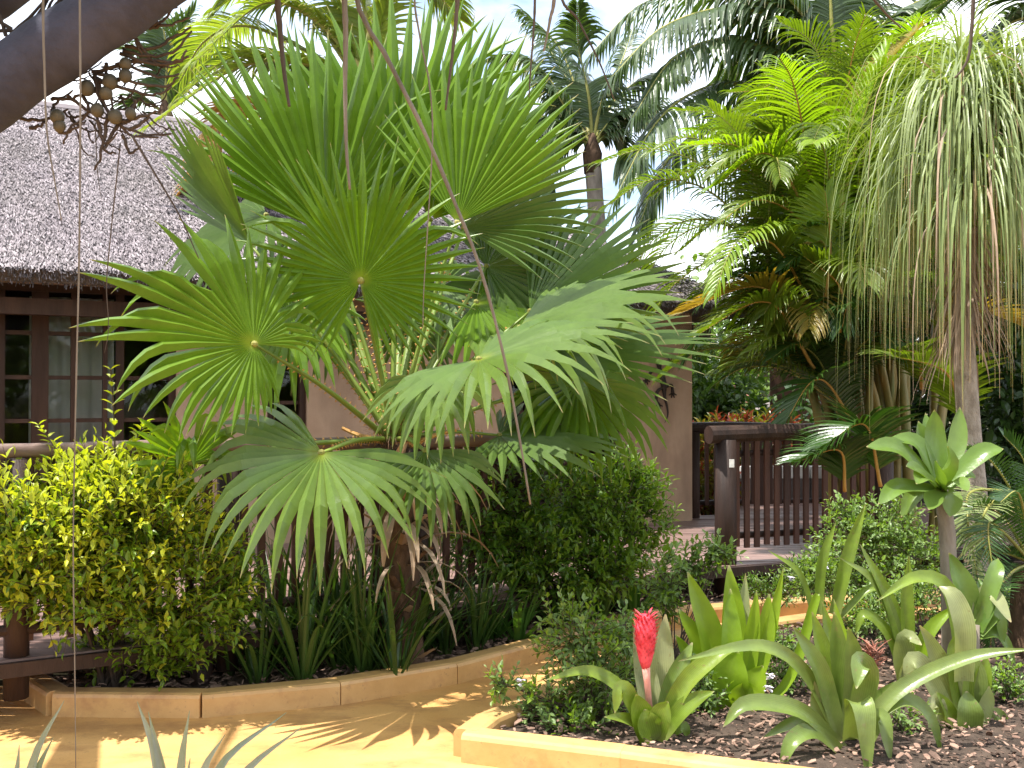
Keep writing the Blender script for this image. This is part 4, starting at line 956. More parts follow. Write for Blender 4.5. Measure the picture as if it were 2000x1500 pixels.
for k in range(150):
    t = (k + .5) / 150; c = cc[0].lerp(cc[-1], t); a = k * 2.4; r = .02 + .024 * math.sin(min(1, t * 1.15) * 2.4); o_ = V((math.cos(a), math.sin(a), 0)); p = c + o_ * r * .8
    P, S = grow(p, (o_ * (.35 + .6 * t) + UP * (1. - .3 * t)), rnd(.03, .042), 3, 0); bm_.ribbon(P, S, [.009, .012, .008, .001], .3)
bm_.build('bracts', M['red'], fo, kind='stuff')
brom('lime_bromeliad', 'upright lime green bromeliad with tall wide tongue leaves behind the red flower', (1425, 1395), 5.0, [
    ([(1410, 1390), (1385, 1240), (1342, 1118)], 62), ([(1430, 1390, .06), (1432, 1240, .1), (1424, 1104, .12)], 62), ([(1435, 1390, .08), (1448, 1250, .12), (1456, 1120, .16)], 40, 'brom_pale'), ([(1425, 1395, -.05), (1428, 1270, -.05), (1426, 1150, .0)], 52),
    ([(1445, 1390), (1465, 1270), (1478, 1152)], 40), ([(1450, 1390), (1490, 1260), (1502, 1160)], 48), ([(1455, 1390), (1500, 1250), (1530, 1110)], 30), ([(1405, 1390, -.02), (1370, 1270), (1325, 1190)], 52), ([(1400, 1395, -.05), (1360, 1310), (1318, 1240)], 46),
    ([(1420, 1400, -.1), (1425, 1330, -.12), (1440, 1270, -.12)], 85), ([(1400, 1400, -.08), (1390, 1350, -.1), (1372, 1290, -.12)], 70), ([(1450, 1400, -.08), (1470, 1340, -.1), (1490, 1300, -.1)], 60), ([(1460, 1395), (1540, 1330), (1590, 1180), (1600, 1160)], 24), ([(1440, 1400, -.1), (1455, 1360, -.14), (1460, 1330, -.14)], 70)], 'brom_lime')
b3 = brom('grey_bromeliad', 'large grey green bromeliad at the front with long arching straps and a dried brown flower', (1660, 1485), 4.35, [
    ([(1660, 1440, -.05), (1672, 1375, -.15), (1688, 1400, -.22), (1695, 1530, -.25)], 56), ([(1645, 1450), (1575, 1320), (1480, 1262, -.05), (1325, 1292, -.1)], 38), ([(1640, 1460, -.03), (1560, 1390, -.1), (1460, 1375, -.15), (1412, 1420, -.18)], 44),
    ([(1640, 1470, -.05), (1590, 1430, -.12), (1545, 1450, -.18), (1525, 1510, -.2)], 40), ([(1640, 1450), (1570, 1410), (1490, 1440, -.05)], 34), ([(1690, 1420), (1760, 1345), (1890, 1285), (2020, 1268, -.1)], 38), ([(1690, 1410), (1760, 1368), (1815, 1400), (1838, 1475)], 38),
    ([(1640, 1440), (1600, 1310), (1548, 1225)], 46), ([(1645, 1440, .05), (1615, 1300, .08), (1585, 1195, .1)], 48, 'brom'), ([(1650, 1440, .02), (1640, 1300, .04), (1628, 1195, .05)], 50), ([(1660, 1440, .0), (1668, 1310, .02), (1655, 1225)], 54), ([(1665, 1440, -.04), (1690, 1330, -.06), (1680, 1295, -.14), (1672, 1345, -.2)], 58),
    ([(1655, 1445, .06), (1630, 1290, .12), (1605, 1175, .15)], 40, 'brom'), ([(1665, 1445, .1), (1650, 1290, .14), (1628, 1170, .18)], 36, 'brom_lime'), ([(1640, 1465), (1600, 1400), (1590, 1330)], 44, 'brom_pale'), ([(1690, 1450, -.05), (1720, 1400, -.1), (1740, 1490, -.15)], 40), ([(1680, 1440, .03), (1705, 1380, .05), (1750, 1330, .05)], 36)], 'brom_grey')
dh = MB(); c0 = at(1702, 1310, 4.45); dh.tube([at(1690, 1420, 4.4), c0], [.012, .014], 6)
for k in range(60):
    d = V((rnd(-.6, .8), rnd(-.6, .6), rnd(.2, 1))).normalized(); P, S = grow(c0 + V((rnd(-.02, .03), 0, rnd(-.03, .1))), d, rnd(.04, .11), 3, .3); dh.ribbon(P, S, [.008, .01, .006, .001], .3)
dh.build('dried_flower', M['dryhead'], b3)
brom('pale_bromeliad', 'pale yellow green bromeliad with bent scorched leaf tips at the right of the island', (1890, 1440), 4.75, [
    ([(1880, 1440), (1845, 1330), (1795, 1222, -.05)], 72, 'brom_pale'), ([(1888, 1440, .03), (1878, 1290, .05), (1850, 1155, .05), (1790, 1128), (1712, 1175, -.05)], 44, 'brom'), ([(1880, 1330, -.1), (1880, 1230, -.12), (1862, 1170, -.1), (1835, 1145, -.05)], 54, 'brom_pale'),
    ([(1900, 1440), (1915, 1340), (1928, 1280)], 44, 'brom'), ([(1872, 1440, -.04), (1820, 1340, -.08), (1785, 1290, -.1), (1768, 1330, -.1)], 52, 'brom_pale'), ([(1882, 1450, -.08), (1856, 1400, -.1), (1828, 1350, -.12)], 44), ([(1900, 1450, -.05), (1925, 1380, -.05), (1932, 1340, -.05)], 34, 'brom_pale'),
    ([(1865, 1445, -.05), (1840, 1410, -.1), (1825, 1370, -.12), (1815, 1440, -.15)], 40, 'brom_pale'), ([(1905, 1440), (1950, 1400), (1965, 1460)], 40, 'brom'), ([(1890, 1450, -.08), (1890, 1400, -.12), (1888, 1350, -.1)], 66, 'brom_grey'), ([(1890, 1440), (1868, 1300), (1870, 1235)], 60, 'brom'), ([(1895, 1445), (1900, 1330), (1885, 1260)], 60, 'brom_grey')], 'brom')
brom('leaning_bromeliad', 'tall narrow leaved bromeliad leaning left behind the dried flower head', (1770, 1330), 5.3, [
    ([(1775, 1330), (1745, 1200), (1680, 1062)], 38), ([(1772, 1335), (1755, 1250), (1710, 1140), (1640, 1090)], 30, 'brom_grey'), ([(1780, 1330), (1770, 1200), (1775, 1085)], 34), ([(1765, 1335), (1740, 1250), (1690, 1200), (1670, 1240)], 30), ([(1785, 1330), (1810, 1240), (1870, 1180)], 34, 'brom_lime'),
    ([(1765, 1340, -.1), (1760, 1290, -.12), (1772, 1245, -.15), (1800, 1260, -.2)], 46, 'brom_pale'), ([(1770, 1345, -.1), (1768, 1320, -.12), (1775, 1280, -.15)], 40, 'brom_pale'), ([(1780, 1340), (1820, 1290), (1850, 1300)], 34)], 'brom')
brom('strap_plant', 'two tall blades with browned edges rising left of the leaning plant', (1620, 1200), 5.6, [
    ([(1630, 1200), (1655, 1090), (1690, 985)], 32), ([(1598, 1200), (1605, 1100), (1632, 1020)], 24), ([(1590, 1205), (1560, 1120), (1500, 1075)], 16), ([(1640, 1205), (1700, 1150), (1760, 1160)], 18)], 'brom', None)
cd2 = brom('cordyline', 'small broad leaved cordyline right of the pale scorched plant', (1905, 1290), 5.25, [
    ([(1900, 1230), (1880, 1150), (1852, 1080)], 62), ([(1905, 1230), (1930, 1160), (1975, 1215, -.1)], 46, 'brom_pale'), ([(1905, 1240), (1890, 1200), (1882, 1250, -.15)], 44), ([(1905, 1230), (1925, 1180), (1910, 1130, .1)], 40), ([(1908, 1235), (1945, 1200), (1960, 1260)], 40), ([(1908, 1225), (1940, 1130), (1950, 1090, .1)], 40), ([(1900, 1235), (1875, 1190), (1862, 1220, -.1)], 36), ([(1910, 1240), (1950, 1240), (1985, 1300)], 34)], 'drac', None)
mb = MB(); mb.tube(px([(1905, 1330), (1903, 1280), (1904, 1220)], 5.25), [.03, .028, .024], 8); mb.build('trunk', M['bark'], cd2, smooth=True)
# cycad
random.seed(71)
cy = thing('cycad', 'dark cycad with stiff feather fronds at the right edge', 'plant', (at(2010, 1200, 5.9).x, 5.9, .05)); c0 = at(2015, 1100, 5.9)
mb = MB(); mb.tube([V((c0.x, c0.y, 0)), c0], [.14, .10], 10); mb.build('trunk', M['fibre'], cy)
for k, t in enumerate([[(1960, 1010), (1905, 990), (1880, 1060)], [(1985, 980), (1935, 900), (1890, 880)], [(1960, 1080), (1915, 1090), (1900, 1170)], [(2010, 980), (2000, 900), (1960, 850)], [(1960, 1040, -.3), (1930, 1030, -.4), (1950, 1180, -.5)], [(2060, 1000), (2100, 950), (2160, 960)], [(1975, 1120, -.3), (1940, 1170, -.5), (1935, 1260, -.5)], [(2000, 1000, -.3), (1985, 960, -.5), (1955, 980, -.7)]]):
    frond(cy, [c0] + px(t, 5.9), .17, .011, 'cycad', 'rachis', 46, .12, ang=65, seed=700 + k, rr=.009, vee=.45, nst=3, start=.1)
for k, t in enumerate([[(1900, 960, .3), (1890, 1010, .1), (1910, 1130)], [(1930, 990), (1920, 1050), (1945, 1140)]]):
    frond(cy, [at(1985, 960, 6.2)] + px(t, 5.8), .2, .013, 'pony', 'rachis', 36, .3, ang=60, seed=760 + k, rr=.01, nst=3)

# ================================================================== SHRUBS
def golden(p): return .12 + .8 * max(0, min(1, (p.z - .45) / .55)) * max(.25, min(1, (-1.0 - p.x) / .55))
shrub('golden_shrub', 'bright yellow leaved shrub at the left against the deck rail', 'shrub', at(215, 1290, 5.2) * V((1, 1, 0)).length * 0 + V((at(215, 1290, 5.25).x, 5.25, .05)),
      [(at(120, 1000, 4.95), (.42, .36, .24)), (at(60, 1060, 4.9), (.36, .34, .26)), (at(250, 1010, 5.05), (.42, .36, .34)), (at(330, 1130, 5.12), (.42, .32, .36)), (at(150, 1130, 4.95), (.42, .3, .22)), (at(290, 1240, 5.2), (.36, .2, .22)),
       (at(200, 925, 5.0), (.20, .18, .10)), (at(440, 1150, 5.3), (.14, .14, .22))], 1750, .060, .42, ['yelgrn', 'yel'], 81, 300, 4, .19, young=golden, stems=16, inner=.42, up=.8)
gs = bpy.data.objects['golden_shrub']
for pts in ([(225, 900), (222, 800), (216, 722)], [(150, 930), (105, 870), (75, 830)], [(250, 900), (270, 850), (283, 825)], [(60, 980), (30, 940), (15, 918)]):
    P = bez(px(pts, 4.98), 9); mb = MB(); mb.tube(P, [.004] * 10, 4); mb.build('shoot', M['twig'], gs)
    lm = leaf_mesh('leaf', M['yel'], .42); o3 = V(worldloc(gs))
    for i in range(1, 10):
        for sg in (-1, 1):
            d = tang(P, i); s_ = V((1, 0, 0)) * math.cos(i * .7) + V((0, 1, 0)) * math.sin(i * .7)
            mt = leafmat_at(P[i], d * .6 + s_ * sg, (UP + d * .3).normalized(), rnd(.075, .10) * (1 - .05 * i)); mt.translation = mt.translation - o3
            o = bpy.data.objects.new('leaf', lm); COL.objects.link(o); o.parent = gs; o.matrix_local = mt
shrub('green_shrub', 'rounded dark green shrub in front of the plastered pillar', 'shrub', V((at(1120, 1130, 6.75).x, 6.75, .05)),
      [(at(1060, 985, 6.6), (.42, .34, .34)), (at(1190, 970, 6.75), (.36, .32, .30)), (at(950, 1010, 6.4), (.36, .3, .38)), (at(1120, 1110, 6.5), (.5, .25, .18)), (at(1180, 1070, 6.7), (.34, .3, .24)), (at(1030, 1070, 6.5), (.4, .3, .26)), (at(1250, 930, 6.8), (.18, .14, .12)), (at(900, 940, 6.5), (.2, .2, .2)), (at(1270, 1020, 6.8), (.18, .14, .16))], 1300, .066, .42, ['shrub', 'shrub_lt'], 82, 300, 4, .15,
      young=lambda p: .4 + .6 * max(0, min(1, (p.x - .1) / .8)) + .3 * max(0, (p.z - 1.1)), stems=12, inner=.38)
HG = 'small leaved herbs on the island'
shrub('plumbago_shrub', 'airy light green shrublet spilling over the island kerb left of the red flower', 'shrub', V((at(1150, 1400, 4.75).x, 4.75, .06)),
      [(at(1130, 1240, 4.85), (.19, .16, .19)), (at(1170, 1330, 4.75), (.19, .16, .17)), (at(1060, 1370, 4.7), (.13, .1, .10)), (at(1130, 1420, 4.6), (.15, .10, .09)), (at(980, 1335, 4.7), (.10, .06, .05)), (at(1215, 1240, 4.9), (.1, .1, .12))], 340, .042, .5, ['herb', 'shrub_lt'], 83, 260, 4, .11, young=lambda p: .4, stems=18, stemr=.005, inner=.2)
shrub('seedling', 'thin pale green sprigs standing before the deck step', 'shrub', V((at(1310, 1260, 5.6).x, 5.6, .06)),
      [(at(1300, 1150, 5.7), (.10, .1, .22)), (at(1350, 1100, 5.8), (.13, .1, .10)), (at(1410, 1075, 5.8), (.1, .08, .08))], 110, .05, .5, ['herb', 'shrub_lt'], 84, 120, 4, .13, young=lambda p: .5, stems=12, stemr=.005, inner=.2)
shrub('plumbago_shrub', 'bushy mid green shrub with pale flowers behind the island at the fence foot', 'shrub', V((at(1700, 1180, 6.5).x, 6.5, .05)),
      [(at(1660, 1060, 6.5), (.24, .2, .2)), (at(1730, 1030, 6.6), (.25, .2, .22)), (at(1780, 1080, 6.5), (.2, .2, .2)), (at(1650, 1000, 6.6), (.12, .1, .12)), (at(1600, 1130, 6.3), (.2, .16, .16)), (at(1720, 1150, 6.3), (.25, .2, .16))], 620, .042, .48, ['herb', 'shrub_lt'], 85, 260, 4, .12, young=lambda p: .25, stems=14, stemr=.006, inner=.3)
shrub('low_herb', 'feathery dark herb in front of the near fence post', 'shrub', V((at(1500, 1150, 7.0).x, 7.0, .05)),
      [(at(1500, 1150, 6.95), (.22, .16, .09)), (at(1590, 1120, 6.9), (.22, .16, .12))], 230, .036, .35, ['shrub', 'herb'], 86, 120, 4, .11, young=lambda p: .4, stems=8, stemr=.005, inner=.2)
shrub('plumbago_shrub', 'patch of light herbs beyond the leaning plant at the right', 'shrub', V((at(1830, 1230, 5.8).x, 5.8, .05)),
      [(at(1800, 1170, 5.9), (.24, .2, .14)), (at(1700, 1200, 5.9), (.22, .2, .12)), (at(1930, 1180, 6.2), (.2, .2, .16))], 330, .036, .5, ['herb', 'shrub_lt'], 87, 180, 4, .1, young=lambda p: .2, stems=10, stemr=.004, inner=.2)
for u, v, d, lab in ((1505, 1322, 4.75, 'white blossom on the mulch right of the lime plant'), (1500, 1345, 4.7, 'lower white blossom on the mulch right of the lime plant'), (1545, 1130, 6.1, 'pale blossom left of the two tall blades'), (1612, 1105, 6.1, 'lilac blossom between the two tall blades'), (1015, 1332, 4.6, 'white blossom on the sprig over the island kerb')):
    mb = MB(); c = at(u, v, d)
    for k in range(14):
        a = k * 2.4; dd = V((math.cos(a), math.sin(a), rnd(-.2, .9))); P, S = grow(c + V((rnd(-.012, .012),) * 2 + (rnd(-.015, .015),)), dd, .02, 3, .4); mb.ribbon(P, S, [.008, .016, .015, .004], .1)
    tag(mb.build('blossom', M['petal'], None, tuple(c)), lab, 'flower', 'small pale blossoms')

# ================================================================== STRAP GRASS IN THE BED
random.seed(91)
def clump(name, lab, p, n, h, wd, mat, droop, spread, seed, group, t=.2):
    random.seed(seed); root = thing(name, lab, 'plant', (p.x, p.y, .05), group)
    for k in range(n):
        a = rnd(0, 6.283); el = rnd(spread, 1.5); d = V((math.cos(a) * math.cos(el), math.sin(a) * math.cos(el), math.sin(el)))
        P, S = grow(V((p.x, p.y, .05)) + V((math.cos(a), math.sin(a), 0)) * rnd(0, .05), d, h * rnd(.6, 1.15), 9, droop * rnd(.4, 1.5), 1.4, side=V((math.sin(a), -math.cos(a), 0)), jit=.012)
        mb = MB(); mb.ribbon(P, S, strapw(wd * rnd(.7, 1.15), 9, .8, .35, .03, 1.6), .18); mb.build('leaf', M[mat], root)
    return root
GG = 'dark strap leaved clumps along the garden bed'
for i, (u, v, d, n, h, lab) in enumerate([(540, 1200, 5.75, 34, .95, 'tall dark grass thicket against the rail left of the trunk'), (640, 1180, 5.85, 34, 1.0, 'tallest dark grass thicket against the rail left of the trunk'), (705, 1230, 5.5, 30, .85, 'dark grass thicket masking the left of the trunk'), (840, 1180, 6.1, 34, .85, 'dark grass thicket between trunk and green shrub'), (775, 1255, 5.4, 22, .62, 'low dark grass clump in front of the trunk by the kerb'), (505, 1300, 5.35, 16, .62, 'leftmost dark grass clump beside the golden shrub'), (590, 1285, 5.35, 30, .85, 'tall dark grass clump under the drooping pale fan leaf'), (660, 1270, 5.6, 24, .75, 'dark grass clump just left of the fan palm trunk'),
                                          (720, 1250, 5.55, 26, .7, 'dark grass clump right at the foot of the fan palm trunk'), (800, 1240, 5.75, 30, .72, 'dark grass clump right of the fan palm trunk'), (870, 1210, 6.0, 22, .6, 'dark grass clump midway between fan palm and strap lilies'),
                                          (930, 1230, 6.05, 24, .62, 'dark grass clump nearest the strap lilies'), (450, 1290, 5.5, 12, .5, 'short dark grass clump under the golden shrub'), (560, 1240, 5.8, 20, .8, 'dark grass clump behind the tall one'), (760, 1200, 6.1, 20, .75, 'dark grass clump behind the fan palm trunk')]):
    clump('strap_grass', lab, at(u, v, d), int(n * 1.2), h, .026, 'grass', .95, .8, 300 + i, GG)
for i, (u, v, d, n, h, lab) in enumerate([(1010, 1240, 6.2, 20, .55, 'front strap lily clump by the path kerb'), (1090, 1180, 6.6, 22, .55, 'strap lily clump behind the front one'), (1170, 1180, 6.75, 22, .5, 'strap lily clump below the green shrub'), (1240, 1190, 6.9, 20, .45, 'rightmost strap lily clump near the deck step'), (960, 1160, 6.3, 16, .6, 'strap lily clump left of the green shrub')]):
    clump('strap_lily', lab, at(u, v, d), n, h, .036, 'agap', 1.25, .55, 340 + i, 'strap lilies under the green shrub')
# foreground silver blades
random.seed(95)
for lab, pts in (('silver grey blade plant in the left bottom corner', [[(10, 1640), (30, 1540), (38, 1455)], [(35, 1640), (70, 1480), (125, 1368)], [(55, 1650), (70, 1520), (105, 1440)], [(20, 1640), (5, 1560), (-30, 1500)]]),
                 ('pair of silver blades standing at the bottom centre left', [[(330, 1660), (305, 1480), (268, 1370)], [(345, 1660), (315, 1500), (290, 1390)], [(345, 1660), (355, 1500), (370, 1388)], [(355, 1660), (362, 1560), (372, 1480)]]),
                 ('silver blades leaning right at the bottom edge', [[(390, 1680), (430, 1500), (560, 1392)], [(400, 1680), (395, 1520), (440, 1435)], [(385, 1680), (470, 1520), (590, 1420)]])):
    d = 2.7; b = at(pts[0][0][0], 1640, d); root = thing('silver_blades', lab, 'plant', (b.x, b.y, 0), 'silver blades at the bottom edge')
    for l in pts:
        P = px(l, d); P = [V((b.x + (P[0].x - b.x) * .5, b.y, 0))] + P; blade(root, P, .034, 'silver', 14, base=.9, mid=.4, fold=.22, pw=1.5)
    clumpn = 0

# ================================================================== FAR THINGS
tag(None or tree('leafy_tree', 'light green tree around the red tiled roof', V((5.2, 21, 0)), 4.5, [((4.6, 21, 2.6), (2.0, 1.5, 1.7)), ((7.0, 22, 3.0), (1.8, 1.5, 1.9)), ((3.4, 19.5, 1.7), (1.3, 1, 1.5))], 6500, .20, 'tree_lt', 501))
tree('leafy_tree', 'mid green tree just right of the plastered pillar', V((3.2, 16, 0)), 3.2, [((2.9, 16, 1.5), (.9, .8, 1.3)), ((3.3, 15.6, .9), (.8, .7, .9))], 4200, .15, 'tree', 502)
tree('leafy_tree', 'dark tree behind the cane palms', V((6.0, 13.5, 0)), 5, [((5.2, 13.5, 1.9), (1.6, 1, 1.7)), ((6.8, 13.8, 2.4), (1.7, 1.2, 2.3)), ((8.2, 13.2, 2.2), (1.6, 1.2, 2.2)), ((6.4, 13.4, 4.2), (1.2, .9, 1.1))], 15000, .17, 'tree_dk', 503)
tree('leafy_tree', 'dark tree behind the ponytail palm', V((7.0, 11.2, 0)), 4, [((5.9, 11.4, 1.2), (1.3, .8, 1.3)), ((7.0, 11.4, 2.2), (1.2, .8, 1.6)), ((7.4, 11.2, 3.6), (1.1, .8, 1.0))], 11000, .15, 'tree_dk', 504)
tree('leafy_tree', 'far tree right of the shingled roof', V((9.5, 26, 0)), 6, [((9.0, 26, 3.2), (2.4, 1.6, 2.4)), ((12.5, 27, 3.6), (2.6, 1.6, 2.8))], 6000, .26, 'tree', 505)
# red tiled house
def hiphouse(name, label, c, w_, d_, zw, zr, mat, ridge=.35):
    root = thing(name, label, 'house', (c[0], c[1], 0)); mb = MB(); mb.box(c[0] - w_, c[1] - d_, 0, c[0] + w_, c[1] + d_, zw); mb.build('wall', M['plaster'], root)
    A = [V((c[0] - w_ - .4, c[1] - d_ - .4, zw)), V((c[0] + w_ + .4, c[1] - d_ - .4, zw)), V((c[0] + w_ + .4, c[1] + d_ + .4, zw)), V((c[0] - w_ - .4, c[1] + d_ + .4, zw))]; r0, r1 = V((c[0] - w_ * ridge, c[1], zr)), V((c[0] + w_ * ridge, c[1], zr))
    mb = MB(); slab(mb, [A[0], A[1], r1, r0], .08); slab(mb, [A[1], A[2], r1], .08); slab(mb, [A[2], A[3], r0, r1], .08); slab(mb, [A[3], A[0], r0], .08); rf = mb.build('roof', M[mat], root)
    tm = MB(); n = ((A[1] - A[0]).cross(r0 - A[0])).normalized(); rows = 16
    for i in range(rows):
        a, b = A[0].lerp(r0, i / rows), A[1].lerp(r1, i / rows); a2, b2 = A[0].lerp(r0, (i + 1.15) / rows), A[1].lerp(r1, (i + 1.15) / rows); L = (b - a).length; m_ = max(2, int(L / .26))
        for j in range(m_):
            p0, p1 = a.lerp(b, j / m_), a.lerp(b, (j + .94) / m_); q0, q1 = a2.lerp(b2, j / m_), a2.lerp(b2, (j + .94) / m_); h1, h2 = n * .055, n * .015; g = random.random()
            tm.add([tuple(p0 + h1), tuple(p1 + h1), tuple(q1 + h2), tuple(q0 + h2), tuple(p0), tuple(p1)], [(0, 1, 2, 3), (4, 5, 1, 0)], [(.5, g, 0)] * 6)
    tm.build('tiles', M[mat], rf, kind='stuff')
    for k in (-.5, .5):
        mb = MB(); x = c[0] + w_ * k; mb.box(x - .5, c[1] - d_ - .03, .9, x + .5, c[1] - d_ - .003, 2.0); mb.build('window', M['timber'], root)
    return root
random.seed(7)
hiphouse('tiled_house', 'distant house with a red tiled hip roof among trees', (6.35, 30, 0), 1.7, 2, 1.35, 2.7, 'tile', .05)
hiphouse('shingled_house', 'low building with a grey shingled roof beyond the slat fence', (5.2, 17.6, 0), 1.35, 1.6, .95, 1.6, 'slate', .3)
tree('leafy_tree', 'light tree left of the red tiled roof', V((4.4, 26, 0)), 3.5, [((4.0, 26, 1.6), (1.5, 1, 1.5)), ((4.6, 26, 2.6), (1.3, 1, .9))], 3500, .24, 'tree_lt', 506)
random.seed(77)
CG = 'croton bushes beyond the deck'
for i, (u, v, d, mats, lab) in enumerate([(1365, 850, 12.4, ['crot_y', 'crot_r'], 'red and yellow croton directly right of the pillar'), (1430, 835, 12.8, ['crot_y', 'crot_r'], 'croton behind the joint of the two log fences'), (1500, 825, 13.2, ['crot_r', 'crot_y'], 'reddest croton below the red tiled roof'), (1390, 930, 11.7, ['crot_y', 'crot_r'], 'low croton behind the smaller fence'), (1560, 850, 13.4, ['shrub', 'crot_y'], 'greenish croton before the shingled roof')]):
    c = at(u, v, d)
    shrub('croton', lab, 'shrub', V((c.x, c.y, 0)), [(V((c.x, c.y, c.z - .12)), (.38, .3, .24)), (V((c.x, c.y, c.z - .5)), (.38, .3, .36))], 150, .15, .26, mats, 600 + i, 40, 3, .16, CG, young=lambda p: .42, stems=5, inner=.3)
# trees and hedge behind the camera: what the panes mirror
for i, (x, y, h) in enumerate([(-5.5, -4.5, 4.2), (-1.5, -6.5, 4.8), (3.0, -6, 4.4), (-9, -1.5, 4.5)]):
    tree('garden_tree', ['leafy tree behind the viewer on the left', 'leafy tree straight behind the viewer', 'leafy tree behind the viewer on the right', 'leafy tree beyond the left end of the path'][i], V((x, y, 0)), h, [((x, y, h * .55), (1.8, 1.4, 1.9)), ((x + 1, y, h * .8), (1.4, 1.2, 1.2)), ((x - .9, y + .2, h * .35), (1.3, 1, 1.3))], 4200, .22, 'tree_lt', 700 + i)

# ================================================================== OVERHANGING TREE
random.seed(101)
ot = thing('overhanging_tree', 'thick grey tree limb crossing the top left corner with twiggy side shoots', 'tree', (-2.6, 2.0, 0))
d = 2.2
mb = MB(); mb.tube(bez([V((-2.6, 2.0, 0)), V((-2.55, 2.05, 1.0)), at(-700, 640, d + .05), at(-260, 355, d), at(-30, 188, d), at(150, 66, d), at(320, -46, d), at(620, -260, d), at(1000, -480, d + .1)], 60),
                   [max(.05, .19 - .006 * i) if i < 20 else max(.04, .080 - .0006 * (i - 20) + .0025 * math.sin(i * 1.1)) for i in range(61)], 20); mb.build('limb', M['limb'], ot, smooth=True)
mb = MB(); mb.tube(bez([at(-520, 330, d + .1), at(-230, 120, d + .14), at(-60, 10, d + .16), at(80, -75, d + .18), at(300, -210, d + .2), at(700, -420, d + .3)], 24), [.072 - .001 * i + .003 * math.sin(i * 1.3) for i in range(25)], 14); mb.build('limb', M['limb'], ot, smooth=True)
mb = MB(); mb.tube(bez([at(330, -95, d), at(800, -300, 2.4), V((.5, 2.55, 2.95)), V((1.6, 2.9, 3.0)), V((2.6, 3.2, 3.1))], 24), [.06 - .0015 * i for i in range(25)], 9); mb.build('limb', M['limb'], ot, smooth=True)
for k in range(34):     # twigs between the limbs, by the small gaps
    t = rnd(0, 1); a = at(10 + 190 * t, 85 - 85 * t + rnd(-30, 20), d + .06); mb = MB(); P, S = grow(a, V((rnd(-.5, 1), rnd(-.2, .2), rnd(-.2, .9))), rnd(.05, .14), 5, rnd(-.3, .4), jit=.15); mb.tube(P, [.005, .0045, .004, .0035, .003, .002], 5); mb.build('twig', M['twig'], ot)
def tw(pts, r, name='twig', dd=2.25):
    P = bez(px(pts, dd), 14); P = [p + V((rnd(-.002, .002), rnd(-.004, .004), rnd(-.002, .002))) for p in P]; mb = MB(); mb.tube(P, [r * (1.1 - .55 * i / 14) * (1 + .15 * (i % 2)) for i in range(15)], 6); return mb.build(name, M['twig'], ot, smooth=True)
for pts in ([(270, 55), (320, 50), (370, 35)], [(260, 60), (310, 45), (345, 12)], [(245, 90), (300, 95), (340, 70), (375, 55)], [(240, 100), (290, 110), (340, 100), (372, 60)], [(235, 105), (300, 125), (350, 120), (365, 98)], [(225, 125), (280, 118), (340, 120), (370, 110)],
            [(180, 140), (250, 130), (310, 150), (350, 145)], [(190, 145), (260, 160), (320, 170), (350, 150)], [(195, 160), (250, 175), (300, 185), (335, 170)], [(215, 60), (262, 75), (300, 120), (330, 128)], [(185, 140), (195, 190), (230, 240), (280, 262), (335, 263)],
            [(190, 150), (210, 215), (255, 262), (310, 268)], [(130, 185), (170, 215), (215, 235)], [(100, 195), (150, 190), (185, 170)], [(160, 185), (175, 215), (140, 250), (122, 280)], [(30, 228), (70, 235), (105, 230), (135, 215)], [(60, 250), (80, 245), (95, 230)],
            [(210, 225), (200, 290), (186, 332)], [(230, 240), (205, 290), (228, 300)], [(190, 235), (205, 280), (230, 260)], [(240, 262), (252, 297), (275, 285)], [(235, 240), (285, 225), (315, 215)], [(250, 255), (285, 235), (285, 225)], [(100, 230), (105, 205), (140, 175)], [(115, 258), (135, 258), (165, 240)],
            [(262, 62), (275, 100), (300, 118)], [(205, 120), (212, 160), (222, 220)], [(250, 225), (262, 205), (265, 195)]):
    tw([(u, v) for u, v in pts], .0038)
for u, v, d, lab, n in ((1370, 1330, 4.85, 'small herb tuft between the red flower and the lime plant', 60), (1530, 1260, 5.2, 'low herb patch right of the lime plant', 110), (1240, 1230, 5.3, 'leggy herb behind the red flower', 120), (1760, 1400, 4.6, 'tiny weed on bare mulch between the grey and pale bromeliads', 30), (1960, 1330, 5.0, 'weedy tuft at the right edge of the island', 70)):
    c = at(u, v, d); shrub('herb_tuft', lab, 'plant', V((c.x, d, .06)), [(c, (.13, .11, .10)), (V((c.x, d, .14)), (.13, .1, .08))], n, .034, .5, ['herb', 'shrub_lt'], 880 + u, 90, 3, .08, HG, young=lambda p: .3, stems=7, stemr=.003, inner=.2)
for k in range(38):
    u0, v0 = rnd(120, 290), rnd(70, 250); L_ = rnd(35, 95); a_ = rnd(-.5, 1.3); tw([(u0, v0), (u0 + L_ * .5 * math.cos(a_), v0 + L_ * .5 * math.sin(a_) + rnd(0, 14)), (u0 + L_ * math.cos(a_), v0 + L_ * math.sin(a_) - rnd(0, 26))], rnd(.0016, .0028), dd=2.28)
FG = 'round fruits hanging among the twigs of the limb'
for i, (u, v, r, lab) in enumerate([(170, 172, 15, 'round fruit nearest the middle of the limb edge'), (215, 160, 15, 'round fruit seen against the sky left of the pale one'), (245, 148, 13, 'round fruit at the right end of the cluster'), (207, 182, 13, 'round fruit below the pair against the sky'), (112, 228, 14, 'upper round fruit of the left pair'), (116, 246, 12, 'lower round fruit of the left pair'), (190, 215, 13, 'round fruit where the lower twigs meet'), (225, 228, 14, 'round fruit below the twig joint'), (245, 125, 12, 'topmost round fruit under the limb'), (255, 222, 11, 'rightmost low round fruit')]):
    c = at(u, v, 2.24); mb = MB(); mb.ball(c, r * 2.24 / 2000, 12, 9, (1, 1, 1.08)); tag(mb.build('fruit', M['fruit'], None, tuple(c), smooth=True), lab, 'fruit', FG)
SG = 'strands hanging from the tree above the path'
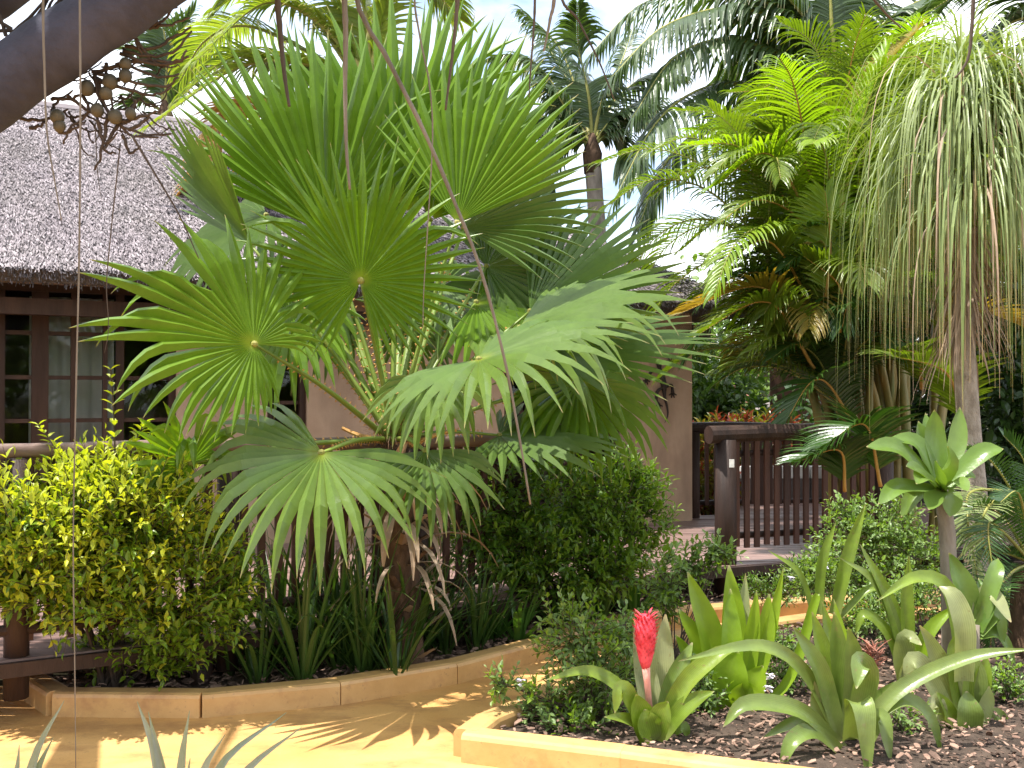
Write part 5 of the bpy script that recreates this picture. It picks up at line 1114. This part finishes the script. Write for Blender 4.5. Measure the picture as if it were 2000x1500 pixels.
def strand(lab, pts, r, mat='strand', dd=2.4, flat=False):
    P = px(pts, dd); 
    if P[0].z > 2.3: P = [V((P[0].x + (P[0].x - P[1].x) * .1, P[0].y, 2.95))] + P
    P = bez(P, 26); mb = MB(); rr_ = [r * (1.15 - .75 * i / 26) * (1 + .10 * math.sin(i * 2.3)) for i in range(27)]
    mb.tube(P, rr_, 7, sq=.45 if flat else 1)
    tag(mb.build('hanging_strand', M[mat], None, tuple(P[-1]), smooth=True), lab, 'aerial root', SG)
strand('long thin strand falling past the golden shrub to the path', [(156, -40), (157, 180), (155, 480), (148, 780), (143, 1060), (146, 1300), (148, 1510)], .0021, dd=1.9)
strand('thin strand crossing the limb at the far left', [(84, -30), (87, 140), (92, 260), (108, 360), (120, 430)], .0026, dd=2.05)
strand('faint strand hanging beside the fruits before the thatch', [(186, 240), (190, 330), (198, 390)], .0013, 'strand_dk', 2.25)
strand('dark strand slanting over the thatch to the fan palm', [(258, 265), (300, 335), (350, 420), (388, 505)], .0026, 'strand_dk', 2.25)
strand('thin strand before the dark window left of the golden shoot', [(235, 280), (215, 470), (208, 560), (212, 640), (204, 690)], .0014, 'strand_dk', 2.3)
strand('thick dark strip hanging at the top over the left of the fan palm', [(541, -40), (547, 60), (556, 150), (565, 208)], .0085, 'strand_dk')
strand('grey flat strip hanging before the centre of the fan palm', [(672, -40), (675, 60), (674, 160), (676, 280), (683, 370)], .0075, 'strand')
strand('longest slanting dry strand running down across the fan palm', [(690, -30), (760, 120), (830, 260), (890, 400), (940, 530), (985, 700), (1012, 840), (1036, 985)], .0058, 'strand')
strand('thin strand hanging right of the longest slanting one', [(808, -40), (818, 60), (838, 160), (845, 260), (838, 400), (828, 560), (826, 640)], .0026, 'strand')
strand('dark flat strand hanging at the top right of the fan palm', [(893, -40), (892, 20), (882, 120), (870, 215)], .0062, 'strand_dk')
strand('dark strand hanging left of the slim palm', [(1045, -30), (1042, 60), (1036, 140), (1033, 190)], .0035, 'strand_dk')
strand('brown strand leaning left above the fan palm tips', [(1084, -40), (1074, 40), (1062, 100)], .0055, 'strand')
strand('thin dark strand slanting towards the slim palm crown', [(1090, -40), (1130, 40), (1170, 120), (1200, 195)], .0036, 'strand_dk')
strand('curved dark purple strand hanging over the ponytail crown', [(1902, -40), (1899, 40), (1893, 105), (1880, 135), (1865, 152)], .0065, 'strand_dk', 3.0)
strand('dark strand arching at the top before the tallest palm', [(1695, -30), (1725, 20), (1760, 55)], .0055, 'strand_dk', 3.0)
# unseen canopy above: first clump shades the path, dense one added to shade the limb
rs = np.random.RandomState(5); mb = MB(); LV0 = np.array([(x * .5, y_, z) for x, y_, z in LEAFV])
for c, r, n in (((-3.0, 4.9, 4.7), (1.7, .3, .3), 420), ((-2.0, 1.9, 3.9), (1.9, 1.0, .5), 3200), ((.6, 1.9, 4.2), (1.6, .8, .5), 700)):
    for i in range(n):
        p = np.array(c) + np.clip(rs.normal(0, .5, 3), -1, 1) * np.array(r); mt = leafmat_at(V(p), V(rs.normal(size=3)), V((rs.normal() * .4, rs.normal() * .4, 1)).normalized(), rs.uniform(.09, .17))
        vv = LV0 @ np.array(mt.to_3x3()).T + p; g = rs.rand(); mb.add([tuple(x) for x in vv], LEAFF, [(y_, g, 0) for x, y_, z in LEAFV])
mb.build('crown', M['tree'], ot, kind='stuff')
mb = MB()
for e in ((-3.0, 4.9, 4.7), (-2.0, 1.9, 3.9), (.6, 1.9, 4.2)):
    mb.tube(bez([at(-260, 270, d), V((-2.4, 2.6, 3.4)), V(e)], 8), [.06 - .005 * i for i in range(9)], 7)
mb.build('limb', M['limb'], ot, smooth=True)
